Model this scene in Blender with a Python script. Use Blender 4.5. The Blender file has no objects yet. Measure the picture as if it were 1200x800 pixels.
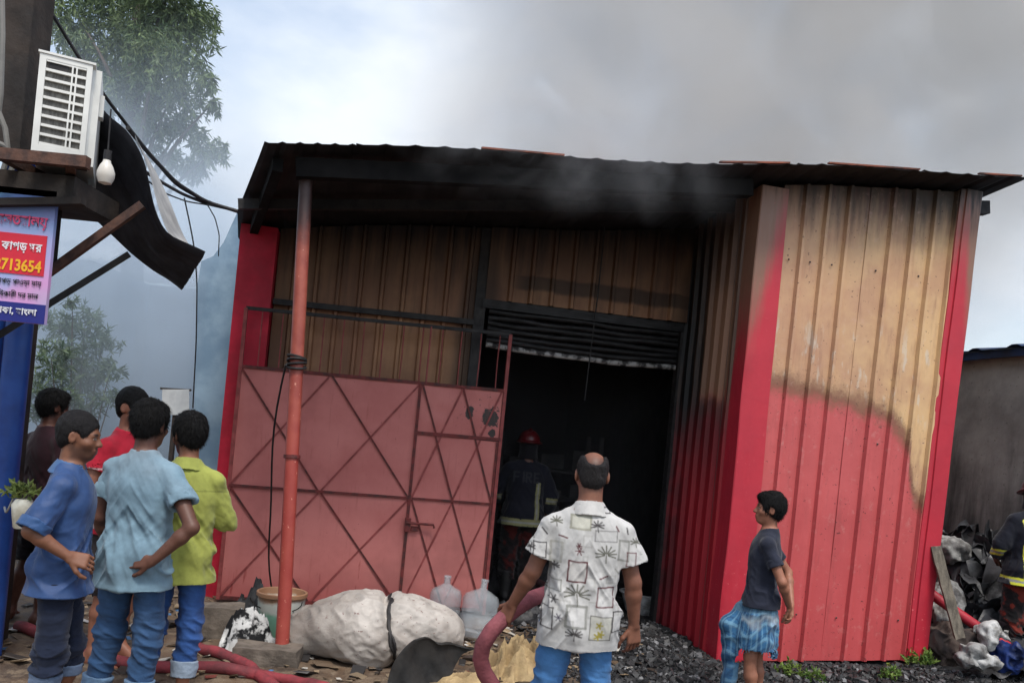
import bpy, bmesh, math, random
import numpy as np
from mathutils import Vector, Matrix, Quaternion
sc = bpy.context.scene
COL = sc.collection
rad = math.radians
random.seed(7); RNG = np.random.default_rng(7)

# ------------------------------------------------------------------ camera
ROLL = rad(5.6); FPX = 1000.0; EYE = 1.62; PPX, PPY = 600.0, 515.0
cam_d = bpy.data.cameras.new("camera"); cam = bpy.data.objects.new("camera", cam_d); COL.objects.link(cam)
cR = Vector((math.cos(ROLL), 0, math.sin(ROLL))); cU = Vector((-math.sin(ROLL), 0, math.cos(ROLL)))
cam.matrix_world = Matrix(((cR.x, cU.x, 0, 0), (0, 0, -1, 0), (cR.z, cU.z, 0, EYE), (0, 0, 0, 1)))
cam_d.sensor_width = 36; cam_d.lens = 36*FPX/1200
cam_d.shift_y = (PPY-400)/1200
cam_d.clip_start = .05; cam_d.clip_end = 3000
sc.camera = cam

# ------------------------------------------------------------------ sky and sun
SUN_EL, SUN_AZ = rad(62), rad(158)         # azimuth clockwise from +Y: high, behind the camera on its right
SKY_STRENGTH = 0.115; SUN_STRENGTH = 1.5
world = bpy.data.worlds.new("World"); sc.world = world; world.use_nodes = True
wn = world.node_tree; wn.nodes.clear()
w_out = wn.nodes.new("ShaderNodeOutputWorld"); w_bg = wn.nodes.new("ShaderNodeBackground")
w_sky = wn.nodes.new("ShaderNodeTexSky"); w_sky.sky_type = 'NISHITA'; w_sky.sun_disc = False
w_sky.sun_elevation = SUN_EL; w_sky.sun_rotation = SUN_AZ
w_sky.air_density = 1.2; w_sky.dust_density = 2.5; w_sky.ozone_density = 1.0
w_tc = wn.nodes.new("ShaderNodeTexCoord"); w_map = wn.nodes.new("ShaderNodeMapping")
w_map.inputs['Scale'].default_value = (1, 1, 2.2)
w_noise = wn.nodes.new("ShaderNodeTexNoise"); w_noise.inputs['Scale'].default_value = 1.7
w_noise.inputs['Detail'].default_value = 7; w_noise.inputs['Roughness'].default_value = .55
w_ramp = wn.nodes.new("ShaderNodeValToRGB")
w_ramp.color_ramp.elements[0].position = .40; w_ramp.color_ramp.elements[1].position = .68
w_mix = wn.nodes.new("ShaderNodeMix"); w_mix.data_type = 'RGBA'
w_mix.inputs['B'].default_value = (4.5, 4.8, 5.2, 1)       # sunlit white cloud, in the sky texture's own units
wn.links.new(w_tc.outputs['Generated'], w_map.inputs['Vector']); wn.links.new(w_map.outputs[0], w_noise.inputs['Vector'])
wn.links.new(w_noise.outputs['Fac'], w_ramp.inputs['Fac']); wn.links.new(w_ramp.outputs['Color'], w_mix.inputs['Factor'])
wn.links.new(w_sky.outputs['Color'], w_mix.inputs['A']); wn.links.new(w_mix.outputs['Result'], w_bg.inputs['Color'])
w_bg.inputs['Strength'].default_value = SKY_STRENGTH
wn.links.new(w_bg.outputs[0], w_out.inputs['Surface'])
sun_d = bpy.data.lights.new("sun", 'SUN'); sun = bpy.data.objects.new("sun", sun_d); COL.objects.link(sun)
sun_d.energy = SUN_STRENGTH; sun_d.angle = rad(14); sun_d.color = (1, .96, .9)
sd = Vector((math.sin(SUN_AZ)*math.cos(SUN_EL), math.cos(SUN_AZ)*math.cos(SUN_EL), math.sin(SUN_EL)))
sun.rotation_euler = (-sd).to_track_quat('-Z', 'Y').to_euler()
sc.view_settings.view_transform = 'Standard'; sc.view_settings.look = 'None'
sc.view_settings.exposure = 0.92; sc.view_settings.gamma = 1.0; sc.view_settings.use_curve_mapping = False
sc.cycles.use_denoising = True
sc.cycles.max_bounces = 6; sc.cycles.diffuse_bounces = 3; sc.cycles.glossy_bounces = 3
sc.cycles.transmission_bounces = 6; sc.cycles.transparent_max_bounces = 8; sc.cycles.volume_bounces = 2
sc.cycles.volume_step_rate = 2.0; sc.cycles.volume_max_steps = 96

# ------------------------------------------------------------------ helpers
def ray(px, py):
    return Vector((0, 1, 0)) + cR*((px-PPX)/FPX) + cU*((PPY-py)/FPX)
def at(px, py, d):                      # the point seen at a photograph pixel, d metres deep
    return Vector((0, 0, EYE)) + ray(px, py)*d
def gnd(px, py, z=0.0):
    v = ray(px, py); return Vector((0, 0, EYE)) + v*((z-EYE)/v.z)

INV = {}
def tag(o, label=None, cat=None, group=None, kind=None):
    if label: o['label'] = label
    if cat: o['category'] = cat
    if group: o['group'] = group
    if kind: o['kind'] = kind
    return o
def thing(name, label, cat, loc=(0, 0, 0), rotz=0.0, group=None):
    o = bpy.data.objects.new(name, None); COL.objects.link(o)
    o.empty_display_size = .1
    o.location = loc; o.rotation_euler = (0, 0, rotz)
    INV[o] = (Matrix.Translation(Vector(loc)) @ Matrix.Rotation(rotz, 4, 'Z')).inverted()
    return tag(o, label, cat, group)

class MB:
    """collects shapes in world coordinates (or the thing's own with local=True) into one mesh object"""
    def __init__(s): s.v = []; s.f = []
    def add(s, vs, fs):
        n = len(s.v); s.v += [Vector(v) for v in vs]; s.f += [tuple(i+n for i in f) for f in fs]; return s
    def box(s, lo, hi, M=None):
        (x0, y0, z0), (x1, y1, z1) = lo, hi
        vs = [Vector(p) for p in ((x0,y0,z0),(x1,y0,z0),(x1,y1,z0),(x0,y1,z0),(x0,y0,z1),(x1,y0,z1),(x1,y1,z1),(x0,y1,z1))]
        if M is not None: vs = [M @ v for v in vs]
        return s.add(vs, [(0,3,2,1),(4,5,6,7),(0,1,5,4),(1,2,6,5),(2,3,7,6),(3,0,4,7)])
    def bar(s, a, b, w, h, up=(0, 0, 1)):       # rectangular bar from a to b
        a, b = Vector(a), Vector(b); d = (b-a).normalized(); up = Vector(up)
        if abs(d.dot(up)) > .99: up = Vector((0, 1, 0))
        x = d.cross(up).normalized(); y = x.cross(d).normalized()
        vs = []
        for p in (a, b):
            for (i, j) in ((-1,-1),(1,-1),(1,1),(-1,1)): vs.append(p + x*(i*w/2) + y*(j*h/2))
        return s.add(vs, [(3,2,1,0),(4,5,6,7),(0,1,5,4),(1,2,6,5),(2,3,7,6),(3,0,4,7)])
    def tube(s, pts, r, n=10, cap=True, rfun=None):
        pts = [Vector(p) for p in pts]; rings = []; prev = None
        for i, p in enumerate(pts):
            d = (pts[min(i+1, len(pts)-1)]-pts[max(i-1, 0)]).normalized()
            if prev is None:
                up = Vector((0, 0, 1)) if abs(d.z) < .9 else Vector((0, 1, 0))
                x = d.cross(up).normalized()
            else:
                x = (prev - d*prev.dot(d)).normalized()
            y = d.cross(x); prev = x
            rr = r if rfun is None else rfun(i/(len(pts)-1))
            rings.append([p + (x*math.cos(2*math.pi*k/n)+y*math.sin(2*math.pi*k/n))*rr for k in range(n)])
        vs = [v for R in rings for v in R]; fs = []
        for i in range(len(pts)-1):
            for k in range(n): fs.append((i*n+k, i*n+(k+1) % n, (i+1)*n+(k+1) % n, (i+1)*n+k))
        if cap: fs.append(tuple(range(n))[::-1]); fs.append(tuple((len(pts)-1)*n+k for k in range(n)))
        return s.add(vs, fs)
    def lathe(s, prof, M=None, n=28, squash=1.0):
        vs = []; fs = []
        for (r, z) in prof:
            for k in range(n):
                a = 2*math.pi*k/n; v = Vector((r*math.cos(a), r*math.sin(a)*squash, z)); vs.append(M @ v if M is not None else v)
        for i in range(len(prof)-1):
            for k in range(n): fs.append((i*n+k, i*n+(k+1) % n, (i+1)*n+(k+1) % n, (i+1)*n+k))
        return s.add(vs, fs)
    def grid(s, P, close=False):                # P[i][j] points
        nj = len(P[0]); vs = [v for row in P for v in row]; fs = []
        for i in range(len(P)-1):
            for j in range(nj-1): fs.append((i*nj+j, i*nj+j+1, (i+1)*nj+j+1, (i+1)*nj+j))
        return s.add(vs, fs)
    def slab(s, P, off):                        # a sheet of real thickness: grid P and the same grid shifted by off, edges closed
        ni, nj = len(P), len(P[0]); off = Vector(off); n = ni*nj
        vs = [Vector(v) for row in P for v in row]; vs += [v+off for v in vs]; fs = []
        for i in range(ni-1):
            for j in range(nj-1):
                q = (i*nj+j, i*nj+j+1, (i+1)*nj+j+1, (i+1)*nj+j); fs.append(q); fs.append(tuple(k+n for k in q[::-1]))
        loop = [j for j in range(nj)] + [i*nj+nj-1 for i in range(1, ni)] + [(ni-1)*nj+j for j in range(nj-2, -1, -1)] + [i*nj for i in range(ni-2, 0, -1)]
        for a, b in zip(loop, loop[1:]+loop[:1]): fs.append((b, a, a+n, b+n))
        return s.add(vs, fs)
    def build(s, name, mat, parent=None, local=False, smooth=False, fix=True):
        vs = s.v
        if parent is not None and not local: I = INV[parent]; vs = [I @ v for v in vs]
        me = bpy.data.meshes.new(name); me.from_pydata([tuple(v) for v in vs], [], s.f)
        if fix:
            bm = bmesh.new(); bm.from_mesh(me); bmesh.ops.recalc_face_normals(bm, faces=bm.faces); bm.to_mesh(me); bm.free()
        if smooth:
            me.polygons.foreach_set('use_smooth', [True]*len(me.polygons))
            if smooth != 'full':
                try: me.set_sharp_from_angle(angle=rad(40))
                except Exception: pass
        me.update()
        if mat: me.materials.append(mat)
        o = bpy.data.objects.new(name, me); COL.objects.link(o)
        if parent is not None:
            o.parent = parent; INV[o] = INV[parent]
        else: INV[o] = Matrix()
        return o

# numpy gradient-free value noise, vectorised
_PERM = np.random.default_rng(3).random(65536).astype(np.float32)
def vnoise(x, y, z):
    x = np.asarray(x, np.float64); y = np.asarray(y, np.float64); z = np.asarray(z, np.float64)
    xi, yi, zi = np.floor(x).astype(np.int64), np.floor(y).astype(np.int64), np.floor(z).astype(np.int64)
    fx, fy, fz = x-xi, y-yi, z-zi
    fx = fx*fx*fx*(fx*(fx*6-15)+10); fy = fy*fy*fy*(fy*(fy*6-15)+10); fz = fz*fz*fz*(fz*(fz*6-15)+10)
    def h(a, b, c): return _PERM[(a*73856093 ^ b*19349663 ^ c*83492791) & 65535]
    r = 0
    for dx in (0, 1):
        for dy in (0, 1):
            for dz in (0, 1):
                w = (fx if dx else 1-fx)*(fy if dy else 1-fy)*(fz if dz else 1-fz)
                r = r + w*h(xi+dx, yi+dy, zi+dz)
    return r*2-1
def fbm(x, y, z, o=3):
    r = 0; a = 1; t = 0
    for i in range(o):
        r = r + a*vnoise(x*2**i+17*i, y*2**i+5*i, z*2**i+9*i); t += a; a *= .5
    return r/t

# ------------------------------------------------------------------ materials
def srgb(r, g, b):
    f = lambda c: (c/255/12.92) if c/255 <= .04045 else ((c/255+.055)/1.055)**2.4
    return (f(r), f(g), f(b))
class NT:
    def __init__(s, name):
        s.m = bpy.data.materials.new(name); s.m.use_nodes = True; s.t = s.m.node_tree
        s.b = s.t.nodes['Principled BSDF']; s.out = s.t.nodes['Material Output']
    def n(s, typ, **kw):
        nd = s.t.nodes.new('ShaderNode'+typ)
        for k, v in kw.items():
            if hasattr(nd, k) and not k[0].isupper(): setattr(nd, k, v)
            else: s.i(nd, k.replace('_', ' ') if k.replace('_', ' ') in nd.inputs else k, v)
        return nd
    def i(s, nd, k, v):
        inp = nd.inputs[k]
        if isinstance(v, bpy.types.Node): s.t.links.new(v.outputs[0], inp)
        elif isinstance(v, bpy.types.NodeSocket): s.t.links.new(v, inp)
        else:
            if isinstance(v, tuple) and len(v) == 3 and len(inp.default_value) == 4: v = (*v, 1)
            inp.default_value = v
    def obj(s): return s.n('TexCoord').outputs['Object']
    def math(s, op, a, b=0.0, clamp=False):
        nd = s.n('Math', operation=op); nd.use_clamp = clamp; s.i(nd, 0, a); s.i(nd, 1, b); return nd.outputs[0]
    def noise(s, scale, detail=4, rough=.55, vec=None, stretch=None, dist=0.0):
        v = vec if vec is not None else s.obj()
        if stretch: 
            mp = s.n('Mapping'); s.i(mp, 'Vector', v); mp.inputs['Scale'].default_value = stretch; v = mp.outputs[0]
        nd = s.n('TexNoise'); s.i(nd, 'Vector', v); s.i(nd, 'Scale', scale); s.i(nd, 'Detail', detail); s.i(nd, 'Roughness', rough); s.i(nd, 'Distortion', dist)
        return nd.outputs['Fac']
    def rng(s, v, a, b, c=0.0, d=1.0, smooth=True):
        nd = s.n('MapRange'); nd.interpolation_type = 'SMOOTHSTEP' if smooth else 'LINEAR'
        s.i(nd, 'Value', v)
        for k, x in (('From Min', a), ('From Max', b), ('To Min', c), ('To Max', d)): s.i(nd, k, x)
        return nd.outputs[0]
    def mix(s, fac, a, b, mode='MIX'):
        nd = s.n('Mix', data_type='RGBA', blend_type=mode); s.i(nd, 'Factor', fac)
        for k, v in (('A', a), ('B', b)):
            inp = [q for q in nd.inputs if q.name == k and q.type == 'RGBA'][0]
            if isinstance(v, bpy.types.NodeSocket): s.t.links.new(v, inp)
            else: inp.default_value = (*v, 1) if len(v) == 3 else v
        return [q for q in nd.outputs if q.type == 'RGBA'][0]
    def xyz(s, v=None):
        nd = s.n('SeparateXYZ'); s.i(nd, 0, v if v is not None else s.obj()); return nd.outputs
    def bump(s, h, strength=.3, dist=.01):
        nd = s.n('Bump'); s.i(nd, 'Height', h); s.i(nd, 'Strength', strength); s.i(nd, 'Distance', dist); s.i(s.b, 'Normal', nd.outputs[0]); return nd
    def fin(s, col, rough=.6, metal=0.0, spec=.5):
        s.i(s.b, 'Base Color', col); s.i(s.b, 'Roughness', rough); s.i(s.b, 'Metallic', metal); s.i(s.b, 'Specular IOR Level', spec); return s.m
def M(name, c1, c2=None, scale=8.0, rough=.65, metal=0.0, bump=None, spec=.4, lo=.35, hi=.65, stretch=None, attr=None, rvar=.15):
    t = NT(name); c2 = c2 or tuple(x*.72 for x in c1)
    f = t.rng(t.noise(scale, 5, .6, stretch=stretch), lo, hi)
    if attr:
        a = t.n('Attribute', attribute_name=attr).outputs['Color']
        col = t.mix(1.0, a, t.mix(f, (1, 1, 1), (.8, .8, .8)), 'MULTIPLY')
    else: col = t.mix(f, c1, c2)
    if bump: t.bump(t.noise(bump[0], 4, .6, stretch=stretch), bump[1], bump[2] if len(bump) > 2 else .01)
    r = t.rng(t.noise(scale*2.3, 3), .3, .7, rough-rvar*.5, min(1, rough+rvar*.5))
    return t.fin(col, r, metal, spec)

# ------------------------------------------------------------------ the warehouse frame of reference
TH = rad(10); WC = gnd(838, 774)
bu = Vector((math.cos(TH), math.sin(TH), 0)); bv = Vector((-math.sin(TH), math.cos(TH), 0))
def W(lx, ly, z): return WC + bu*lx + bv*ly + Vector((0, 0, z))
def wl(p): d = Vector(p)-WC; return d.dot(bu), d.dot(bv)

# ------------------------------------------------------------------ ground
def ground_h(x, y):
    x = np.asarray(x, float); y = np.asarray(y, float)
    h = .05*fbm(x*.7, y*.7, x*0+1.3, 3) + .022*fbm(x*3.1, y*3.1, x*0+4, 3) + .008*vnoise(x*14, y*14, x*0)
    lx = (x-WC.x)*bu.x+(y-WC.y)*bu.y; ly = (x-WC.x)*bv.x+(y-WC.y)*bv.y
    mound = .02*np.exp(-((x+3.35)/.75)**2-((y-6.1)/.9)**2)                       # the mud bank by the shop
    coal = .10*np.exp(-((x-1.0)/.7)**2-((y-6.9)/.9)**2)+.09*np.clip((lx-.3)/1.6, 0, 1)*np.exp(-((ly)/.9)**2)
    far = np.clip(1-(np.hypot(x, y-7)-9)/8, 0, 1)
    inside = (1/(1+np.exp(-(ly-1.35)*14)))*(1/(1+np.exp((lx-2.0)*14)))*(1/(1+np.exp(-(lx+4.2)*14)))
    return (h*far*(1-.8*inside)+mound+coal*(1-inside)) - .012
def gh(x, y): return float(ground_h(np.array([x]), np.array([y]))[0])
def axis(lo, hi, step, ends):
    a = list(np.arange(lo, hi+1e-6, step)); k = step
    left = []; x = lo
    while x > -ends: k *= 1.35; x -= k; left.append(x)
    k = step; right = []; x = hi
    while x < ends: k *= 1.35; x += k; right.append(x)
    return np.array(left[::-1]+a+right)
gx, gy = axis(-4.6, 4.8, .05, 900), axis(4.6, 10.4, .05, 900)
GX, GY = np.meshgrid(gx, gy); GZ = ground_h(GX, GY)
vs = np.stack([GX, GY, GZ], -1).reshape(-1, 3); ni, nj = GX.shape
idx = np.arange(ni*nj).reshape(ni, nj)
fs = np.stack([idx[:-1, :-1], idx[:-1, 1:], idx[1:, 1:], idx[1:, :-1]], -1).reshape(-1, 4)
me = bpy.data.meshes.new("ground"); me.from_pydata(vs.tolist(), [], fs.tolist())
me.polygons.foreach_set('use_smooth', [True]*len(me.polygons)); me.update()
t = NT("mud")
p = t.obj(); x_, y_, z_ = t.xyz(p)
n1 = t.noise(1.6, 6, .62, p); n2 = t.noise(9, 6, .65, p); n3 = t.noise(60, 3, .6, p)
c = t.mix(t.rng(n1, .35, .65), srgb(104, 84, 66), srgb(74, 62, 53))
c = t.mix(t.rng(n2, .42, .68), c, srgb(120, 104, 86))
c = t.mix(t.rng(n3, .55, .75, 0, .7), c, srgb(40, 36, 34))
soot = t.math('MULTIPLY', t.rng(x_, -.1, .9), t.rng(t.noise(2.2, 5, .6, p), .3, .5))
c = t.mix(soot, c, srgb(38, 37, 38))
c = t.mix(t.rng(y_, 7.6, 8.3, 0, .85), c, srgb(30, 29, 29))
t.bump(t.math('ADD', n2, t.math('MULTIPLY', n3, .6)), .6, .02)
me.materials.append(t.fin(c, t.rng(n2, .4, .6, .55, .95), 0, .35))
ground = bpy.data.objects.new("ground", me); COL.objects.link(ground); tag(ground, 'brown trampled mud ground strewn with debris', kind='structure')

# ------------------------------------------------------------------ building materials
def soot_mix(t, col, fac): return t.mix(fac, col, srgb(22, 21, 22))
def mat_front():
    t = NT("scorched_red_sheet"); p = t.obj(); x, y, z = t.xyz(p)
    fac = t.rng(x, 0, 1.9, 0, 1, False)
    fc = t.n('FloatCurve'); t.i(fc, 'Value', fac); cv = fc.mapping.curves[0]
    pts = [(0, .655), (.3, .635), (.55, .615), (.72, .585), (.79, .54), (.83, .46), (.86, .415), (.91, .41), (.94, .45), (.965, .57), (1, .63)]   # burnt edge, as share of 3.6 m
    cv.points[0].location = pts[0]; cv.points[1].location = pts[-1]
    for q in pts[1:-1]: cv.points.new(*q)
    fc.mapping.update()
    zb = t.math('MULTIPLY', fc.outputs[0], 3.6)
    d = t.math('SUBTRACT', z, zb)
    d = t.math('ADD', d, t.math('MULTIPLY', t.math('SUBTRACT', t.noise(7, 8, .78, p), .5), .30))
    n = t.noise(2.2, 5, .6, p)
    streak = t.noise(3.0, 5, .65, p, stretch=(4, 4, .5))
    tan = t.mix(t.rng(n, .35, .65), srgb(212, 176, 130), srgb(190, 150, 116))
    tan = t.mix(t.rng(x, .2, 1.7), t.mix(.5, tan, srgb(186, 140, 116)), tan)
    tan = t.mix(t.rng(streak, .55, .8, 0, .5), tan, srgb(150, 112, 84))
    pale = t.math('MULTIPLY', t.rng(t.noise(3.5, 4, .6, p, stretch=(3, 3, .9)), .56, .66), t.math('MULTIPLY', t.rng(z, 2.0, 2.2), t.rng(z, 3.0, 2.6)))
    tan = t.mix(t.math('MULTIPLY', pale, .55), tan, srgb(205, 200, 186))
    red = t.mix(t.rng(n, .3, .7), srgb(196, 92, 92), srgb(182, 82, 82))
    red = t.mix(t.rng(z, .3, 1.9, .35, 0), red, srgb(180, 44, 52))
    red = t.mix(t.rng(streak, .5, .8, 0, .35), red, srgb(214, 104, 104))
    flake = t.math('MULTIPLY', t.rng(t.noise(26, 4, .7, p), .6, .68), t.rng(z, .55, .12))
    red = t.mix(t.math('MULTIPLY', flake, .8), red, srgb(112, 40, 40))
    brown = srgb(122, 92, 70)
    c = t.mix(t.rng(d, -.05, .07), t.mix(t.rng(d, -.17, -.02, 0, .85), red, brown), t.mix(t.rng(d, .12, .0, 0, .6), tan, brown))
    blist = t.math('MULTIPLY', t.rng(t.noise(34, 4, .7, p), .60, .66), t.math('MULTIPLY', t.rng(d, -.45, -.1), t.rng(d, .25, .05)))
    c = t.mix(t.math('MULTIPLY', blist, .6), c, srgb(92, 62, 52))
    topz = t.math('ADD', z, t.math('MULTIPLY', t.math('SUBTRACT', streak, .5), .5))
    c = t.mix(t.rng(topz, 3.45, 4.0, 0, .95), c, srgb(40, 34, 32))
    grime = t.math('MULTIPLY', t.rng(t.noise(4, 7, .75, p, stretch=(2.2, 2.2, .35)), .52, .72), .34); c = t.mix(grime, c, srgb(112, 62, 58))
    dust = t.math('MULTIPLY', t.rng(t.noise(11, 6, .7, p), .55, .72), .22); c = t.mix(dust, c, srgb(206, 170, 160))
    specks = t.rng(t.noise(38, 3, .6, p), .67, .72); c = t.mix(t.math('MULTIPLY', specks, .8), c, srgb(60, 34, 34))
    t.bump(t.noise(7, 4, .5, p), .12, .02)
    return t.fin(c, t.rng(n, .3, .7, .42, .6), 0, .4)
def mat_flash():
    t = NT("red_corner_flashing"); p = t.obj(); x, y, z = t.xyz(p)
    n = t.noise(2.5, 5, .6, p); st = t.noise(4, 5, .65, p, stretch=(5, 5, .6))
    c = t.mix(t.rng(n, .3, .7), srgb(188, 42, 58), srgb(172, 38, 54))
    # scorch: high up, deepest along each outer edge
    zz = t.math('ADD', z, t.math('MULTIPLY', t.math('SUBTRACT', st, .5), .8))
    edge = t.math('ADD', t.rng(x, .22, .0, 0, .9), t.rng(x, 1.84, 1.93, 0, .7))
    s1 = t.rng(t.math('ADD', zz, edge), 3.2, 4.1)
    c = t.mix(t.math('MULTIPLY', s1, .9), c, srgb(128, 104, 84))
    c = t.mix(t.rng(zz, 3.75, 4.1, 0, .9), c, srgb(34, 30, 30))
    scuff = t.math('MULTIPLY', t.rng(t.noise(30, 4, .7, p), .64, .7), t.rng(z, 1.2, .2, .15, 1))
    c = t.mix(scuff, c, srgb(226, 120, 120))
    t.bump(t.noise(5, 4, .5, p), .15, .03)
    return t.fin(c, t.rng(st, .3, .7, .34, .55), 0, .5)
def mat_return():
    t = NT("sooty_red_sheet"); p = t.obj(); x, y, z = t.xyz(p)
    st = t.noise(2.4, 5, .65, p, stretch=(4, 4, .5)); n = t.noise(3, 5, .6, p)
    zz = t.math('ADD', z, t.math('MULTIPLY', t.math('SUBTRACT', n, .5), .5))
    c = t.mix(t.rng(zz, 1.9, 2.3), srgb(160, 28, 40), srgb(150, 112, 88))
    s = t.math('ADD', t.math('MULTIPLY', t.rng(zz, .9, 2.3), t.rng(y, -.4, 1.4, .55, 1.0)), 0.0)
    hole = t.math('MULTIPLY', t.rng(t.math('ABSOLUTE', t.math('SUBTRACT', y, .55)), .34, .16), t.math('MULTIPLY', t.rng(zz, 2.05, 2.2), t.rng(zz, 3.6, 2.8)))
    s = t.math('MULTIPLY', t.math('SUBTRACT', s, t.math('MULTIPLY', hole, .72)), t.rng(st, .25, .6, .82, 1.05), True)
    low = t.math('MULTIPLY', t.rng(y, .55, 1.35), t.rng(n, .35, .6, .4, .8))
    c = soot_mix(t, c, t.math('MAXIMUM', s, low)); 
    return t.fin(c, .55, 0, .4)
def mat_back():
    t = NT("sooty_tan_sheet"); p = t.obj(); x, y, z = t.xyz(p)
    n = t.noise(1.8, 5, .6, p); st = t.noise(2.6, 6, .65, p, stretch=(5, 5, .4))
    c = t.mix(t.rng(n, .35, .65), srgb(170, 128, 94), srgb(146, 104, 78))
    c = t.mix(t.rng(st, .45, .75, 0, .5), c, srgb(104, 74, 58))
    slope = t.math('SUBTRACT', z, t.math('MULTIPLY', x, .10))
    zz = t.math('ADD', slope, t.math('MULTIPLY', t.math('SUBTRACT', st, .5), .55))
    s = t.rng(zz, 2.75, 3.75, 0, .97, False)
    band = t.math('MULTIPLY', t.rng(t.math('ABSOLUTE', t.math('SUBTRACT', t.math('ADD', z, t.math('MULTIPLY', t.math('SUBTRACT', n, .5), .12)), 3.09)), .12, .05), t.rng(x, -1.95, -1.6, 0, .82))
    s = t.math('MAXIMUM', s, band)
    s = t.math('MAXIMUM', s, t.math('MULTIPLY', t.rng(t.math('ABSOLUTE', t.math('ADD', x, 2.02)), .3, .1), .8))
    s = t.math('MAXIMUM', s, t.rng(x, -3.45, -3.8, 0, .55))
    s = t.math('MAXIMUM', s, t.rng(x, -.3, -.05, 0, .7))
    c = soot_mix(t, c, s)
    return t.fin(c, .6, 0, .35)
def mat_roof():
    t = NT("charred_roof_sheet"); p = t.obj(); x, y, z = t.xyz(p)
    n = t.noise(3, 6, .65, p)
    c = t.mix(t.rng(n, .35, .65), srgb(26, 25, 27), srgb(46, 44, 45))
    nz = t.xyz(t.n('NewGeometry').outputs['Normal'])[2]
    c = t.mix(t.math('MULTIPLY', t.rng(t.noise(1.3, 4, .6, p), .5, .6, 0, .9), t.rng(nz, .3, .6)), c, srgb(170, 92, 62))
    return t.fin(c, .7, 0, .3)
m_front, m_flash, m_return, m_back, m_roof = mat_front(), mat_flash(), mat_return(), mat_back(), mat_roof()
m_char = M("charred_steel", srgb(30, 29, 31), srgb(48, 45, 44), 9, .6, 0, (30, .3), .35)
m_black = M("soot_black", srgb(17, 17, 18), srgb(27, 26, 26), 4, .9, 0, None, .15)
m_shut = M("sooty_shutter_steel", srgb(44, 43, 44), srgb(24, 23, 24), 6, .5, .3, (20, .3), .4, stretch=(1, 1, 4))
m_ash = M("peeled_shutter_edge", srgb(170, 168, 165), srgb(52, 50, 50), 11, .6, .2, (25, .5), .4, .42, .58)
m_redpil = M("dull_red_pillar", srgb(196, 32, 58), srgb(160, 26, 46), 3, .6, 0, (12, .15), .35)

# ------------------------------------------------------------------ warehouse
wh = thing("burnt_warehouse", "burnt red and tan corrugated metal warehouse with blackened open shutter doorway", "warehouse", WC, TH)
def roof_z(lx, ly): 
    return 3.90 + .132*lx - .04*(ly+.4) + .018*math.sin(lx*2.1+.6) + .02*math.exp(-((lx+3.3)/.7)**2)
PITCH = .195
def prof_points(x0, x1, pitch=PITCH, rib=.026, top=.016, dep=.036):
    """trapezoid ribs standing proud of flat pans: (x, outwards)"""
    pts = []; x = x0
    k = math.ceil((x0-1e-6)/pitch)
    pts.append((x0, 0))
    while k*pitch < x1-.03:
        c = k*pitch
        if c-rib > x0+.005: pts += [(c-rib, 0), (c-top/2-.004, dep), (c+top/2+.004, dep), (c+rib, 0), (c+pitch*.5, .004)]
        k += 1
    pts = [q for q in pts if q[0] < x1-.004]
    pts.append((x1, 0)); return pts
def wall_sheet(name, x0, x1, z0, z1, fmap, mat, outn, nz=14, dent=.006, seed=0, parent=None, **kw):
    """one profiled sheet; fmap(x, out, z) -> local point; z0/z1 functions of x"""
    pr = prof_points(x0, x1, **kw); P = []
    for i in range(nz+1):
        row = []
        for (x, o) in pr:
            z = z0(x)+(z1(x)-z0(x))*i/nz
            dd = dent*float(vnoise(x*2.3+seed, z*1.7, seed)) + dent*.5*float(vnoise(x*7+seed, z*5, seed+3))
            row.append(Vector(fmap(x, o+dd, z)))
        P.append(row)
    b = MB(); b.slab(P, outn)
    return b.build(name, mat, parent or wh, local=True, smooth=True)
BW = 1.4                      # depth of the porch
base_f = lambda x: .0+.055*max(0, x)
# front bay: two sheets lapped at mid width
wall_sheet("wall_sheet", .20, .985, base_f, lambda x: roof_z(x, 0)-.03, lambda x, o, z: (x-.05*x*max(0, 1-z/4), -.004-o, z), m_front, (0, .003, 0), 22, .007, 1)
wall_sheet("wall_sheet", .965, 1.80, base_f, lambda x: roof_z(x, 0)-.03, lambda x, o, z: (x-.05*x*max(0, 1-z/4), -.010-o, z), m_front, (0, .003, 0), 22, .007, 2)
# return wall of the bay (faces left, into the porch)
wall_sheet("wall_sheet", .12, BW, lambda x: 0.0, lambda x: roof_z(0, x)-.03, lambda x, o, z: (.0-o, x, z), m_return, (.003, 0, 0), 12, .006, 5)
# far side wall of the bay
wall_sheet("wall_sheet", .1, 4.5, lambda x: .05, lambda x: roof_z(1.92, x)-.03, lambda x, o, z: (1.93+o, x, z), m_front, (-.003, 0, 0), 6, .006, 6)
# porch back wall: left of the doorway and above the shutter
SL, SR, SB, ST = -1.95, -.03, 2.52, 2.90
wall_sheet("wall_sheet", -3.86, -2.86, lambda x: .02, lambda x: roof_z(x, BW)-.02, lambda x, o, z: (x, BW-.01-o, z), m_back, (0, .003, 0), 14, .007, 8)
wall_sheet("wall_sheet", -2.88, -2.06, lambda x: .02, lambda x: roof_z(x, BW)-.02, lambda x, o, z: (x, BW-.016-o, z), m_back, (0, .003, 0), 14, .007, 9)
wall_sheet("wall_sheet", -1.98, -1.0, lambda x: ST+.005*x, lambda x: roof_z(x, BW)-.02, lambda x, o, z: (x, BW-.07-o, z), m_back, (0, .003, 0), 10, .007, 10)
wall_sheet("wall_sheet", -1.02, -.02, lambda x: ST+.005*x, lambda x: roof_z(x, BW)-.02, lambda x, o, z: (x, BW-.076-o, z), m_back, (0, .003, 0), 10, .007, 11)
m_screw = M("zinc_screw", srgb(96, 84, 80), srgb(60, 52, 50), 20, .5, .5)
smesh = None
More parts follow.
